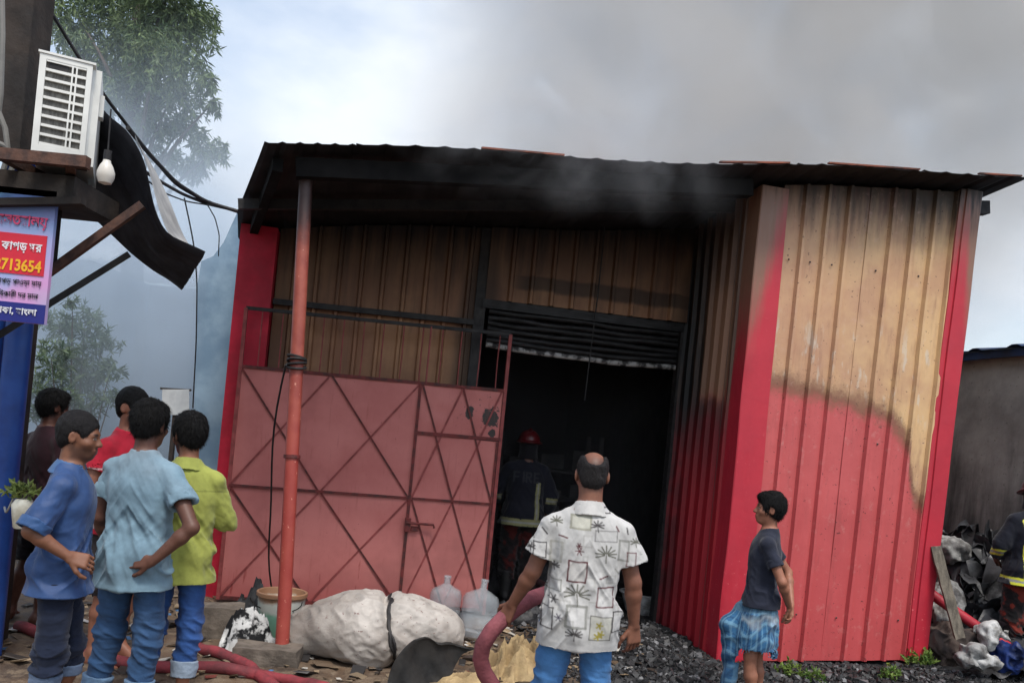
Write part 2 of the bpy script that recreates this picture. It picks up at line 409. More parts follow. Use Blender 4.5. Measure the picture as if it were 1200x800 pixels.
for zz_ in (.42, 1.9, 3.3):
    for k in range(9):
        x = PITCH*(1.5+k)
        if x > 1.72 or random.random() < .45: continue
        if smesh is None:
            o = MB().lathe([(.008, 0), (.008, .003), (.005, .005), (.0, .0055)], Matrix.Rotation(rad(90), 4, 'X'), 10).build("screw", m_screw, wh, local=True); smesh = o.data
        else:
            o = bpy.data.objects.new("screw", smesh); COL.objects.link(o); o.parent = wh
        o.location = (x-.05*x*(1-zz_/4)+.01*math.sin(k*7+zz_*3), -.020, zz_+.02*math.sin(k*3+zz_))
# corner flashings, folded from sheet: dented columns of quads
def flashing(name, plan, z0, z1, mat, nz=16, dent=.006, seed=0):
    P = []
    for i in range(nz+1):
        row = []
        for (x, y) in plan:
            z = z0+(z1-z0)*i/nz
            row.append(Vector((x-(.05*x*max(0, 1-z/4) if x > 1 else 0)+dent*float(vnoise(z*1.9, x*3+seed, seed)), y+dent*float(vnoise(z*2.3, x*9+seed, seed+2)), z)))
        P.append(row)
    b = MB(); b.slab(P, (.002, .003, 0)); return b.build(name, mat, wh, local=True, smooth=True)
flashing("corner_flashing", [(-.012, .26), (-.016, .13), (-.016, -.045), (-.008, -.052), (.11, -.050), (.225, -.046), (.232, -.02)], .0, roof_z(0, 0)-.04, m_flash, 18, .007, 3)
flashing("corner_flashing", [(1.745, -.025), (1.752, -.052), (1.795, -.054), (1.80, -.068), (1.945, -.066), (1.955, -.055), (1.955, .22)], .09, roof_z(1.95, 0)-.04, m_flash, 18, .006, 7)
MB().box((-4.18, BW-.16, 0), (-3.87, BW+.10, roof_z(-4, BW)-.03)).build("red_pillar", m_redpil, wh, local=True)
MB().box((-2.07, BW-.05, 0), (-1.97, BW+.06, roof_z(-2, BW)-.03)).build("door_post", m_char, wh, local=True)
MB().box((-.055, BW-.05, 0), (-.022, BW+.06, ST+.3)).build("door_post", m_char, wh, local=True)
# shutter: a hood, rolled-down slats and the peeled bottom rail
sh = MB().box((SL-.05, BW-.06, ST-.09), (SR, BW+.22, ST-.005)).build("shutter", m_shut, wh, local=True)
nsl = 7
for i in range(nsl):
    zt = ST-.09-i*.052; P = []
    for k in range(7):
        a = -math.pi/2+math.pi*k/6; row = []
        for j in range(15):
            x = SL+.02+(SR-SL-.06)*j/14
            sag = .028*math.sin(j/14*math.pi)*(i/nsl)+.01*float(vnoise(x*3, i, 0))
            row.append(Vector((x, BW-.02-.020*math.cos(a), zt-.026-.0255*math.sin(a)-sag)))
        P.append(row)
    b = MB(); b.slab(P, (0, .004, 0)); b.build("slat", m_ash if i == nsl-1 else m_shut, sh, local=True, smooth=True)
# roof sheets
def roof_sheet(x0, x1, seed):
    P = []; ly0 = lambda x: -.62+.05*(x+4.1)
    for i in range(9):
        row = []; n = int((x1-x0)/.05)
        for j in range(n+1):
            x = x0+(x1-x0)*j/n; y = ly0(x)+(6.2-ly0(x))*(i/8)**1.5
            if x < -3.2: x = -3.2+(x+3.2)*(.55+.45*min(1, max(0, (y+.62)/2.0)))
            rib = .010 if (j % 4 == 0) else 0
            row.append(Vector((x, y, roof_z(x, y)+rib+.006*float(vnoise(x*1.3+seed, y*1.1, seed)))))
        P.append(row)
    b = MB(); b.slab(P, (0, 0, -.004)); return b.build("roof_sheet", m_roof, wh, local=True)
for k, (a, b_) in enumerate(((-4.28, -3.2), (-3.21, -2.1), (-2.11, -1.0), (-1.01, .1), (.09, 1.2), (1.19, 2.20))): roof_sheet(a, b_, k*3.1)
m_trim = M("orange_primer_trim", srgb(150, 84, 62), srgb(60, 44, 40), 5, .8)
for (a, b_) in ((-2.35, -1.75), (-.55, .02), (.35, 1.15), (1.7, 2.1)):
    q0, q1 = (a, -.62+.05*(a+4.1)+.01), (b_, -.62+.05*(b_+4.1)+.01)
    MB().bar((q0[0], q0[1], roof_z(*q0)+.018), (q1[0], q1[1], roof_z(*q1)+.012), .03, .012).build("edge_trim", m_trim, wh, local=True)
# purlins and the charred beam along the front
def beam(a, b, w, h, name="beam", mat=None, parent=None): return MB().bar(a, b, w, h).build(name, mat or m_char, parent or wh, local=True)
beam((-3.6, -.42, roof_z(-3.6, -.4)-.10), (-.14, -.10, roof_z(0, -.1)-.11), .10, .13, 'beam', m_black)
beam((-3.72, -.42, roof_z(-3.7, 0)-.06), (-4.1, BW, roof_z(-4.1, BW)-.06), .07, .09, 'beam', m_black)
beam((-4.1, .5, roof_z(-4.1, .5)-.065), (0, .5, roof_z(0, .5)-.065), .05, .08, "purlin")
beam((1.9, .12, roof_z(1.9, .1)-.13), (2.14, .12, roof_z(2.14, .1)-.13), .09, .11)
beam((-.16, -.02, 0.0), (-.16, -.02, roof_z(0, 0)-.05), .002, .002, "wire")
beam((-3.86, BW-.08, 2.63), (-2.07, BW-.08, 2.66), .04, .05, "rail")
# interior: sooty walls, floor junk is separate
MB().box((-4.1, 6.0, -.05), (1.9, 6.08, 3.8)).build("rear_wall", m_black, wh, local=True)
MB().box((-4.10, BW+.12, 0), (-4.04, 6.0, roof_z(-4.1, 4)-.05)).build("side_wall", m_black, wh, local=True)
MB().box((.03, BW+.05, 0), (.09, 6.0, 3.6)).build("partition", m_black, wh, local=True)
for k in range(3): beam((-3.9, 2.4+k*1.3, roof_z(-3.9, 3)-.10), (0, 2.4+k*1.3, roof_z(0, 3)-.10), .06, .1, "purlin")
# wire hanging in the doorway
pw = [W(-.93, BW-.12, 3.7), W(-.935, BW-.13, 3.1), W(-.95, BW-.12, 2.5), W(-.965, BW-.13, 2.05)]
hw = MB().tube(pw, .006, 6).build("hanging_wire", m_char, None); tag(hw, "thin charred wire hanging down across the shutter doorway", "wire")

# ------------------------------------------------------------------ the gate leaf
gA, gB = gnd(255, 704), gnd(566, 722); gA.z = gB.z = 0
gd = (gB-gA); GW = gd.length; gd.normalize(); gn = Vector((gd.y, -gd.x, 0))     # outward, to the street
GAng = math.atan2(gd.y, gd.x)
t = NT("salmon_gate_paint"); p = t.obj(); x, y, z = t.xyz(p)
n = t.noise(2.2, 5, .6, p)
c = t.mix(t.rng(n, .3, .7), srgb(196, 120, 114), srgb(182, 106, 101))
c = t.mix(t.rng(z, .0, .35, .5, 0), c, srgb(150, 60, 58))
drip = t.math('MULTIPLY', t.rng(t.noise(4, 4, .6, p, stretch=(4, 1, .6)), .62, .7), t.rng(z, .75, .45)); c = t.mix(t.math('MULTIPLY', drip, .6), c, srgb(132, 36, 34))
burn = t.n('TexVoronoi'); t.i(burn, 'Vector', p); t.i(burn, 'Scale', 3.2)
def spot(cx, cz, r, sq=1.0):
    dx = t.math('MULTIPLY', t.math('SUBTRACT', x, cx), sq); dz = t.math('SUBTRACT', z, cz)
    d = t.math('SQRT', t.math('ADD', t.math('MULTIPLY', dx, dx), t.math('MULTIPLY', dz, dz)))
    d = t.math('ADD', d, t.math('MULTIPLY', t.math('SUBTRACT', t.noise(16, 5, .7, p), .5), r*2.4)); return t.rng(d, r, r*.82)
bl = t.math('MAXIMUM', spot(GW*.955, 1.80, .09), t.math('MAXIMUM', spot(GW*.868, 1.83, .06, 1.6), spot(GW*.965, 1.66, .04)))
bl = t.math('MAXIMUM', bl, t.math('MULTIPLY', t.rng(t.noise(28, 4, .7, p), .62, .66), t.math('MULTIPLY', t.rng(x, GW*.76, GW*.9), t.rng(z, 1.5, 1.75))))
c = t.mix(bl, c, srgb(62, 56, 54))
rs_ = t.math('MULTIPLY', t.rng(t.noise(5, 6, .7, p, stretch=(5, 1, .5)), .54, .74), .45); c = t.mix(rs_, c, srgb(146, 74, 66))
gr_ = t.math('MULTIPLY', t.rng(t.noise(1.1, 4, .6, p), .5, .7), .35); c = t.mix(gr_, c, srgb(140, 92, 88))
spk = t.math('MULTIPLY', t.rng(t.noise(45, 3, .6, p), .7, .74), .7); c = t.mix(spk, c, srgb(120, 48, 46))
t.bump(t.noise(6, 4, .5, p), .12, .02)
m_gate = t.fin(c, t.rng(n, .3, .7, .5, .68), 0, .35)
m_gbar = M("gate_bar_rusty_red", srgb(112, 44, 42), srgb(70, 38, 36), 14, .65, 0, (40, .3))
m_gbar2 = M("gate_bar_painted", srgb(150, 72, 70), srgb(120, 54, 52), 10, .6, 0, (40, .2))
gt = thing("metal_gate", "salmon pink sheet metal gate leaf with crossed bars and a rod railing on top", "gate", gA, GAng)
def G(s, o, z): return (s, -o, z)      # s along the leaf, o outwards, z up
def zsheet(s): return 2.02+.015*s
def ztop(s): return 2.52+.02*s
SW = GW*.668                           # wicket's hinge line
def panel(name, s0, s1, z0, z1, o, parent):
    P = [[Vector(G(s0+(s1-s0)*j/12, o+.004*float(vnoise(j*.7+s0*3, i*.8, 2))+.005*float(vnoise(j*.42+s0, i*.36, 9)), z0(s0)+(z1(s0+(s1-s0)*j/12)-z0(s0))*i/12)) for j in range(13)] for i in range(13)]
    b = MB(); b.slab(P, (0, .003, 0)); return b.build(name, m_gate, parent, local=True, smooth=True)
panel("sheet", .012, SW-.01, lambda s: .03, lambda s: zsheet(s)-.005, 0, gt)
def gbar(a, b, w=.022, h=.012, name="bar", mat=None, parent=gt, o=.010):
    return MB().bar(G(a[0], o, a[1]), G(b[0], o, b[1]), h, w, (0, 0, 1)).build(name, mat or m_gbar, parent, local=True)
zm = lambda s: 1.00+.01*s
gbar((0, .02), (0, ztop(0)), .035, .03, "frame_post", m_gbar2, o=0); gbar((GW, .02), (GW, ztop(GW)), .035, .03, "frame_post", m_gbar2, o=0)
gbar((0, zsheet(0)), (GW, zsheet(GW)), .026, .026, "frame_rail", o=.004); gbar((0, ztop(0)), (GW, ztop(GW)), .03, .03, "frame_rail", m_char, o=.002)
gbar((0, .035), (SW, .035), .03, .026, "frame_rail", o=.003)
gbar((0, zm(0)), (SW, zm(SW)), .022, .016, "cross_bar", o=.012); gbar((SW, .03), (SW, zsheet(SW)), .032, .024, "frame_post", o=.006)
gbar((SW*1.03, zsheet(SW)), (SW*1.03, ztop(SW)), .04, .012, "flat_bar", m_gbar2, o=0)
for k in range(13):
    s = GW*(.06+.9*k/12)
    if abs(s-SW*1.03) < .05: continue
    MB().tube([G(s, 0, zsheet(s)), G(s+.004*math.sin(k*3), .003*math.cos(k*5), (zsheet(s)+ztop(s))/2), G(s, 0, ztop(s))], .0055, 6).build("rod", m_gbar2, gt, local=True)
def xcell(s0, s1, za, zb, parent, thin=1.0):
    gbar((s0, zb), (s1, za), .016*thin, .010, "diagonal_bar", m_gbar, parent, .010)
    gbar((s0, za), (s1, zb), .016*thin, .008, "diagonal_bar", m_gbar2, parent, .0065)
for (a, b_) in ((.01, SW*.485), (SW*.50, SW-.012)):
    xcell(a, b_, zm(a)+.01, zsheet(a)-.01, gt); xcell(a, b_, .05, zm(a)-.01, gt)
WT = 1.60
wk = panel("wicket_door", SW+.014, GW-.018, lambda s: .05, lambda s: WT-.012, .003, gt)
panel("transom_sheet", SW+.014, GW-.018, lambda s: WT+.012, lambda s: zsheet(s)-.005, 0, gt)
gbar((SW, WT), (GW, WT+.01), .03, .02, "frame_rail", m_gbar, gt, .008)
gbar((SW+.02, zm(SW)), (GW-.02, zm(GW)), .02, .014, "cross_bar", m_gbar, wk, .013)
gbar((SW+.02, .06), (GW-.02, .06), .024, .016, "cross_bar", m_gbar, wk, .010)
gbar((GW-.03, .05), (GW-.03, WT-.015), .02, .016, "cross_bar", m_gbar, wk, .010)
mid = (SW+GW)/2
for (a, b_) in ((SW+.02, mid), (mid, GW-.03)):
    # the long bars run on from transom to door: built per piece
    f_ = (WT-zm(a))/(zsheet(a)-zm(a)); xm = b_-(b_-a)*f_
    gbar((a, zsheet(a)-.01), (xm, WT+.014), .016, .010, "diagonal_bar", m_gbar, gt, .010); gbar((xm, WT-.014), (b_, zm(a)+.01), .016, .010, "diagonal_bar", m_gbar, wk, .013)
    xm2 = a+(b_-a)*f_
    gbar((b_, zsheet(a)-.01), (xm2, WT+.014), .016, .008, "diagonal_bar", m_gbar2, gt, .0065); gbar((xm2, WT-.014), (a, zm(a)+.01), .016, .008, "diagonal_bar", m_gbar2, wk, .0095)
    xcell(a, b_, .07, zm(a)-.01, wk)
lz = .74
MB().box(G(SW-.02, .05, lz-.02), G(SW+.03, .012, lz+.10)).box(G(SW+.04, .04, lz-.01), G(SW+.10, .012, lz+.03)).build("hasp", m_gbar, wk, local=True)
MB().tube([G(SW-.01, .055, lz+.06), G(SW+.23, .055, lz+.06), G(SW+.24, .055, lz+.03)], .011, 8).build("bolt", m_gbar, wk, local=True)

# ------------------------------------------------------------------ the support pole
pb = gnd(330, 773); pl_ = wl(pb); ptop = at(359, 203, 5.95)
t = NT("orange_red_pole_paint"); p = t.obj(); x, y, z = t.xyz(p)
c = t.mix(t.rng(t.noise(6, 5, .6, p), .35, .65), srgb(160, 84, 68), srgb(138, 64, 54))
c = t.mix(t.rng(z, 2.2, 1.2, 0, .5), c, srgb(158, 52, 48))
c = t.mix(t.rng(t.noise(40, 3, .6, p), .67, .72, 0, .8), c, srgb(214, 150, 130))
c = t.mix(t.rng(t.math('ADD', z, t.math('MULTIPLY', t.noise(5, 4, .6, p), .4)), 2.85, 3.25, 0, .93), c, srgb(30, 27, 27))
m_pole = t.fin(c, .5, 0, .45)
po = thing("support_pole", "orange red steel pipe post holding up the front of the burnt roof", "post", pb)
MB().tube([pb+(ptop-pb)*k/10-Vector((0, 0, .08 if k == 0 else 0)) for k in range(11)], .046, 20).build("pipe", m_pole, po, smooth=True)
MB().tube([pb+(ptop-pb)*.405, pb+(ptop-pb)*.412], .056, 20).build("weld_ring", m_gbar, po, smooth=True)
dirp = (ptop-pb).normalized()
for k, ph in enumerate((.592, .600, .606, .612)):
    c0 = pb+(ptop-pb)*ph
    ring = [c0+Vector((math.cos(a)*.062, math.sin(a)*.062, .012*math.sin(a+k*1.3))) for a in [i*2*math.pi/18 for i in range(19)]]
    MB().tube(ring, .009, 6, False).build("cord_wrap", m_char, po, smooth=True)
pc = pb+(ptop-pb)*.60+Vector((-.06, -.05, -.02))
cb = gnd(296, 694)
pts = []
for i in range(15):
    f_ = i/14; q = pc.lerp(Vector((cb.x+.35, cb.y-.6, .12)), f_); q += Vector((-.07*math.sin(f_*math.pi)-.015*math.sin(f_*9), .0, -.06*math.sin(f_*math.pi))); pts.append(q)
MB().tube(pts, .0075, 7).build("hanging_cord", m_char, po, smooth=True)

# ------------------------------------------------------------------ organic shapes: blended distance fields meshed with surface nets
class Field:
    def __init__(s, lo, hi, h):
        s.lo = np.array(lo, float); s.h = h
        s.n = np.ceil((np.array(hi)-s.lo)/h).astype(int)+1
        s.ax = [s.lo[i]+h*np.arange(s.n[i]) for i in range(3)]
        s.F = np.full(s.n, .08, np.float32)
    def _sl(s, lo, hi):
        a = np.maximum(np.floor((np.array(lo)-s.lo)/s.h).astype(int), 0); b = np.minimum(np.ceil((np.array(hi)-s.lo)/s.h).astype(int)+1, s.n)
        if (b <= a).any(): return None, None
        sl = tuple(slice(a[i], b[i]) for i in range(3))
        X, Y, Z = (s.ax[0][sl[0]][:, None, None], s.ax[1][sl[1]][None, :, None], s.ax[2][sl[2]][None, None, :])
        return sl, (X, Y, Z)
    def _op(s, sl, d, k, op):
        a = s.F[sl]
        if op == 'add':
            if k <= 0: r = np.minimum(a, d)
            else:
                h = np.clip(.5+.5*(a-d)/k, 0, 1); r = a*(1-h)+d*h-k*h*(1-h)
        elif op == 'cut':
            d = -d
            if k <= 0: r = np.maximum(a, d)
            else:
                h = np.clip(.5-.5*(a-d)/k, 0, 1); r = a*(1-h)+d*h+k*h*(1-h)
        else: r = np.maximum(a, d)
        s.F[sl] = r
    def cone(s, a, b, ra, rb, k=.02, op='add', flat=False, flat0=False, sq=None):
        a = np.array(a, float); b = np.array(b, float); m = max(ra, rb)*1.35+k+.03
        sl, g = s._sl(np.minimum(a, b)-m, np.maximum(a, b)+m)
        if sl is None: return
        ba = b-a; L2 = ba@ba+1e-9; P = [g[i]-a[i] for i in range(3)]
        t0 = (P[0]*ba[0]+P[1]*ba[1]+P[2]*ba[2])/L2; t = np.clip(t0, 0, 1)
        D = [P[i]-t*ba[i] for i in range(3)]
        if sq is not None:               # squash across an axis: sq = (axis, factor)
            ax, fac = np.array(sq[0], float), sq[1]; dt = D[0]*ax[0]+D[1]*ax[1]+D[2]*ax[2]
            D = [D[i]+dt*ax[i]*(1/fac-1) for i in range(3)]
        d = np.sqrt(D[0]**2+D[1]**2+D[2]**2)-(ra+(rb-ra)*t)
        L = math.sqrt(L2)
        if flat: d = np.maximum(d, (t0-1)*L)
        if flat0: d = np.maximum(d, -t0*L)
        s._op(sl, d, k, op)
    def ell(s, c, r, k=.02, op='add', rot=None):
        c = np.array(c, float); r = np.array(r, float); m = max(r)+k+.03
        sl, g = s._sl(c-m, c+m)
        if sl is None: return
        P = [g[i]-c[i] for i in range(3)]
        if rot is not None:
            R = np.array(rot.to_matrix() if hasattr(rot, 'to_matrix') else rot); P = [P[0]*R[0][j]+P[1]*R[1][j]+P[2]*R[2][j] for j in range(3)]
        k0 = np.sqrt((P[0]/r[0])**2+(P[1]/r[1])**2+(P[2]/r[2])**2); k1 = np.sqrt((P[0]/r[0]**2)**2+(P[1]/r[1]**2)**2+(P[2]/r[2]**2)**2)+1e-6
        s._op(sl, k0*(k0-1)/k1, k, op)
    def loft(s, secs, k=.02, op='add', grow=0.0, p=2.3):
        """secs: (z, cx, cy, rx, ry) from low to high"""
        S = np.array(secs, float); m = k+.03+grow
        lo = [min(S[:, 1]-S[:, 3])-m, min(S[:, 2]-S[:, 4])-m, S[0, 0]-m]; hi = [max(S[:, 1]+S[:, 3])+m, max(S[:, 2]+S[:, 4])+m, S[-1, 0]+m]
        sl, g = s._sl(lo, hi)
        if sl is None: return
        z = g[2]; it = lambda i: smoothinterp(z, S[:, 0], S[:, i])
        cx, cy, rx, ry = it(1), it(2), it(3)+grow, it(4)+grow
        q = (np.abs((g[0]-cx)/rx)**p+np.abs((g[1]-cy)/ry)**p)**(1/p)
        d = (q-1)*np.minimum(rx, ry)
        d = np.maximum(d, np.maximum(S[0, 0]-z, z-S[-1, 0]))
        s._op(sl, d, k, op)
    def half(s, point, normal, k=0.0, lo=None, hi=None):     # cut away the side the normal points to
        sl, g = s._sl(lo if lo is not None else s.lo, hi if hi is not None else s.lo+s.h*s.n)
        n = np.array(normal, float); n /= np.linalg.norm(n)
        d = sum((g[i]-point[i])*n[i] for i in range(3))
        s._op(sl, -d, k, 'cut')
    def mesh(s):
        F = s.F; n = np.array(F.shape); F[0] = F[-1] = .05; F[:, 0] = F[:, -1] = .05; F[:, :, 0] = F[:, :, -1] = .05
        neg = F < 0
        corner = [(i, j, k) for i in (0, 1) for j in (0, 1) for k in (0, 1)]
        cnt = sum(neg[i:n[0]-1+i, j:n[1]-1+j, k:n[2]-1+k].astype(np.int8) for i, j, k in corner)
        act = (cnt > 0) & (cnt < 8); ci = np.argwhere(act)
        vid = np.full(act.shape, -1, np.int64); vid[act] = np.arange(len(ci))
        acc = np.zeros((len(ci), 3)); w = np.zeros(len(ci))
        for a in corner:
            for ax in range(3):
                if a[ax]: continue
                b = list(a); b[ax] = 1
                fa = F[ci[:, 0]+a[0], ci[:, 1]+a[1], ci[:, 2]+a[2]]; fb = F[ci[:, 0]+b[0], ci[:, 1]+b[1], ci[:, 2]+b[2]]
                cr = (fa < 0) != (fb < 0); t = np.where(cr, fa/np.where(cr, fa-fb, 1), 0)
                pt = np.tile(np.array(a, float), (len(ci), 1)); pt[:, ax] += t
                acc += pt*cr[:, None]; w += cr
        V = s.lo+s.h*(ci+acc/w[:, None])
        Q = []
        for ax in range(3):
            b1, b2 = (ax+1) % 3, (ax+2) % 3
            A = np.take(neg, range(n[ax]-1), ax); B = np.take(neg, range(1, n[ax]), ax)
            e = np.argwhere(A != B); ins = A[A != B]
            ok = (e[:, b1] > 0) & (e[:, b2] > 0) & (e[:, b1] < n[b1]-1) & (e[:, b2] < n[b2]-1); e = e[ok]; ins = ins[ok]
            def c(d1, d2):
                q = e.copy(); q[:, b1] += d1; q[:, b2] += d2; return vid[q[:, 0], q[:, 1], q[:, 2]]
            q = np.stack([c(-1, -1), c(0, -1), c(0, 0), c(-1, 0)], 1)
            q[~ins] = q[~ins][:, ::-1]; Q.append(q)
        return V, np.concatenate(Q)
def smoothinterp(z, xs, ys):
    """monotone-ish cubic through the sections"""
    xs = np.asarray(xs); ys = np.asarray(ys)
    if len(xs) < 3: return np.interp(z, xs, ys)
    m = np.gradient(ys, xs); zz = np.clip(z, xs[0], xs[-1]); i = np.clip(np.searchsorted(xs, zz)-1, 0, len(xs)-2)
    h = xs[i+1]-xs[i]; t = (zz-xs[i])/h
    return (2*t**3-3*t**2+1)*ys[i]+(t**3-2*t**2+t)*h*m[i]+(-2*t**3+3*t**2)*ys[i+1]+(t**3-t**2)*h*m[i+1]
def vnormals(V, Q):
    N = np.zeros_like(V); d1 = V[Q[:, 2]]-V[Q[:, 0]]; d2 = V[Q[:, 3]]-V[Q[:, 1]]; fn = np.cross(d1, d2)
    for k in range(4): np.add.at(N, Q[:, k], fn)
    return N/(np.linalg.norm(N, axis=1, keepdims=True)+1e-12)
def np_obj(name, V, Q, mat, parent=None, cols=None, smooth=True):
    me = bpy.data.meshes.new(name)
    me.vertices.add(len(V)); me.vertices.foreach_set('co', np.asarray(V, np.float32).ravel())
    k = Q.shape[1]
    me.loops.add(Q.size); me.loops.foreach_set('vertex_index', np.asarray(Q, np.int32).ravel())
    me.polygons.add(len(Q)); me.polygons.foreach_set('loop_start', np.arange(0, Q.size, k, dtype=np.int32))
    me.polygons.foreach_set('use_smooth', np.full(len(Q), smooth)); me.update(calc_edges=True)
    if cols is not None:
        a = me.color_attributes.new('Col', 'FLOAT_COLOR', 'POINT'); c4 = np.ones((len(V), 4), np.float32); c4[:, :3] = cols; a.data.foreach_set('color', c4.ravel())
    if mat: me.materials.append(mat)
    o = bpy.data.objects.new(name, me); COL.objects.link(o)
    if parent is not None: o.parent = parent; INV[o] = INV[parent]
    else: INV[o] = Matrix()
    return o

def cloth_mat(name, rough=.85, weave=420, sheen=.15, spec=.2, bumps=.25):
    t = NT(name); p = t.obj()
    a = t.n('Attribute', attribute_name='Col').outputs['Color']
    n = t.noise(14, 5, .65, p); f = t.rng(n, .3, .7, .84, 1.08)
    mul = t.n('CombineColor'); [t.i(mul, q, f) for q in ('Red', 'Green', 'Blue')]
    col = t.mix(1.0, a, mul.outputs[0], 'MULTIPLY')
    t.bump(t.math('ADD', t.noise(weave, 2, .5, p), t.math('MULTIPLY', t.noise(40, 4, .6, p), 1.2)), bumps, .004)
    t.fin(col, rough, 0, spec); t.i(t.b, 'Sheen Weight', sheen); return t.m
m_cloth = cloth_mat("cotton_cloth"); m_satin = cloth_mat("satin_cloth", .55, 500, .1, .35, .25); m_denim = cloth_mat("denim_cloth", .9, 300, .1, .15, .4)
t = NT("skin"); p = t.obj(); a = t.n('Attribute', attribute_name='Col').outputs['Color']
f = t.rng(t.noise(30, 5, .6, p), .3, .7, .88, 1.08); mul = t.n('CombineColor'); [t.i(mul, q, f) for q in ('Red', 'Green', 'Blue')]
t.bump(t.noise(180, 4, .6, p), .15, .003); m_skin = t.fin(t.mix(1.0, a, mul.outputs[0], 'MULTIPLY'), .52, 0, .4)
t = NT("black_hair"); p = t.obj(); a = t.n('Attribute', attribute_name='Col').outputs['Color']
t.bump(t.noise(150, 5, .7, p, stretch=(1, 1, .25)), 1.0, .010); m_hair = t.fin(a, .6, 0, .22)

# reference joints of a 1.66 m adult facing +y, right hand at +x
REF = dict(hipL=(-.088, 0, .86), hipR=(.088, 0, .86), kneeL=(-.10, .02, .47), kneeR=(.10, .02, .47), ankL=(-.105, -.02, .085), ankR=(.105, -.02, .085),
           shL=(-.160, -.01, 1.312), shR=(.160, -.01, 1.312), elL=(-.23, -.03, 1.08), elR=(.23, -.03, 1.08), wrL=(-.24, .06, .84), wrR=(.24, .06, .84))
def unit(v): v = np.array(v, float); return v/(np.linalg.norm(v)+1e-9)
def add_hand(fl, w, d, nrm, side, curl=.5, spread=.05, sc_=1.0):
    """palm from wrist w along d; nrm is the palm's normal (where the fingers curl to); side +1: thumb lies along d x nrm"""
    d = unit(d); nrm = unit(np.array(nrm)-d*(np.array(nrm)@d)); s = np.cross(d, nrm)*side; w = np.array(w, float)
    P = lambda a, b, c: w+(d*a+s*b+nrm*c)*sc_
    for b in (-.029, -.010, .010, .030): fl.cone(P(.012, b*.7, 0), P(.082, b, 0), .0135*sc_, .0125*sc_, .012)
    for i, (b, ln) in enumerate(((.033, .072), (.0115, .082), (-.0105, .076), (-.032, .060))):
        q = P(.086, b, 0); ang = 0; c = curl*(1+.12*i)
        dirb = d+s*(b*spread*14)
        for j, seg in enumerate((.45, .32, .23)):
            ang += c*(.7, 1.0, .8)[j]; v = unit(dirb*math.cos(ang)+nrm*math.sin(ang)); q2 = q+v*ln*seg*sc_
            fl.cone(q, q2, (.0083-.0006*j)*sc_, (.0079-.0008*j)*sc_, .003); q = q2
    q = P(.028, .032, .004)
    for j, (ln, da) in enumerate(((.042, 0), (.032, .35), (.024, .3))):
        v = unit(d*(.72+.1*j)+s*(.62-.32*j)+nrm*(.22+da*curl)); q2 = q+v*ln*sc_
        fl.cone(q, q2, (.0125-.0012*j)*sc_, (.0115-.0012*j)*sc_, .006); q = q2
def add_foot(fl, ank, yawf):
    a = np.array(ank, float); f_ = np.array([math.sin(-yawf), math.cos(yawf), 0.]); r_ = np.array([f_[1], -f_[0], 0])
    fl.cone(a, a-np.array([0, 0, .03])-f_*.03, .036, .034, .02); b = np.array([a[0], a[1], 0])
    fl.cone(b+f_*-.035+[0, 0, .034], b+f_*.10+[0, 0, .030], .032, .030, .03); fl.cone(a+f_*.02, b+f_*.11+[0, 0, .035], .035, .024, .02)
    for i in range(5):
        o = (i-2)*.0165; fl.cone(b+f_*.11+r_*o+[0, 0, .02], b+f_*(.175-.006*abs(i-1.2)*2)+r_*o*1.15+[0, 0, .014], .013, .010, .006)

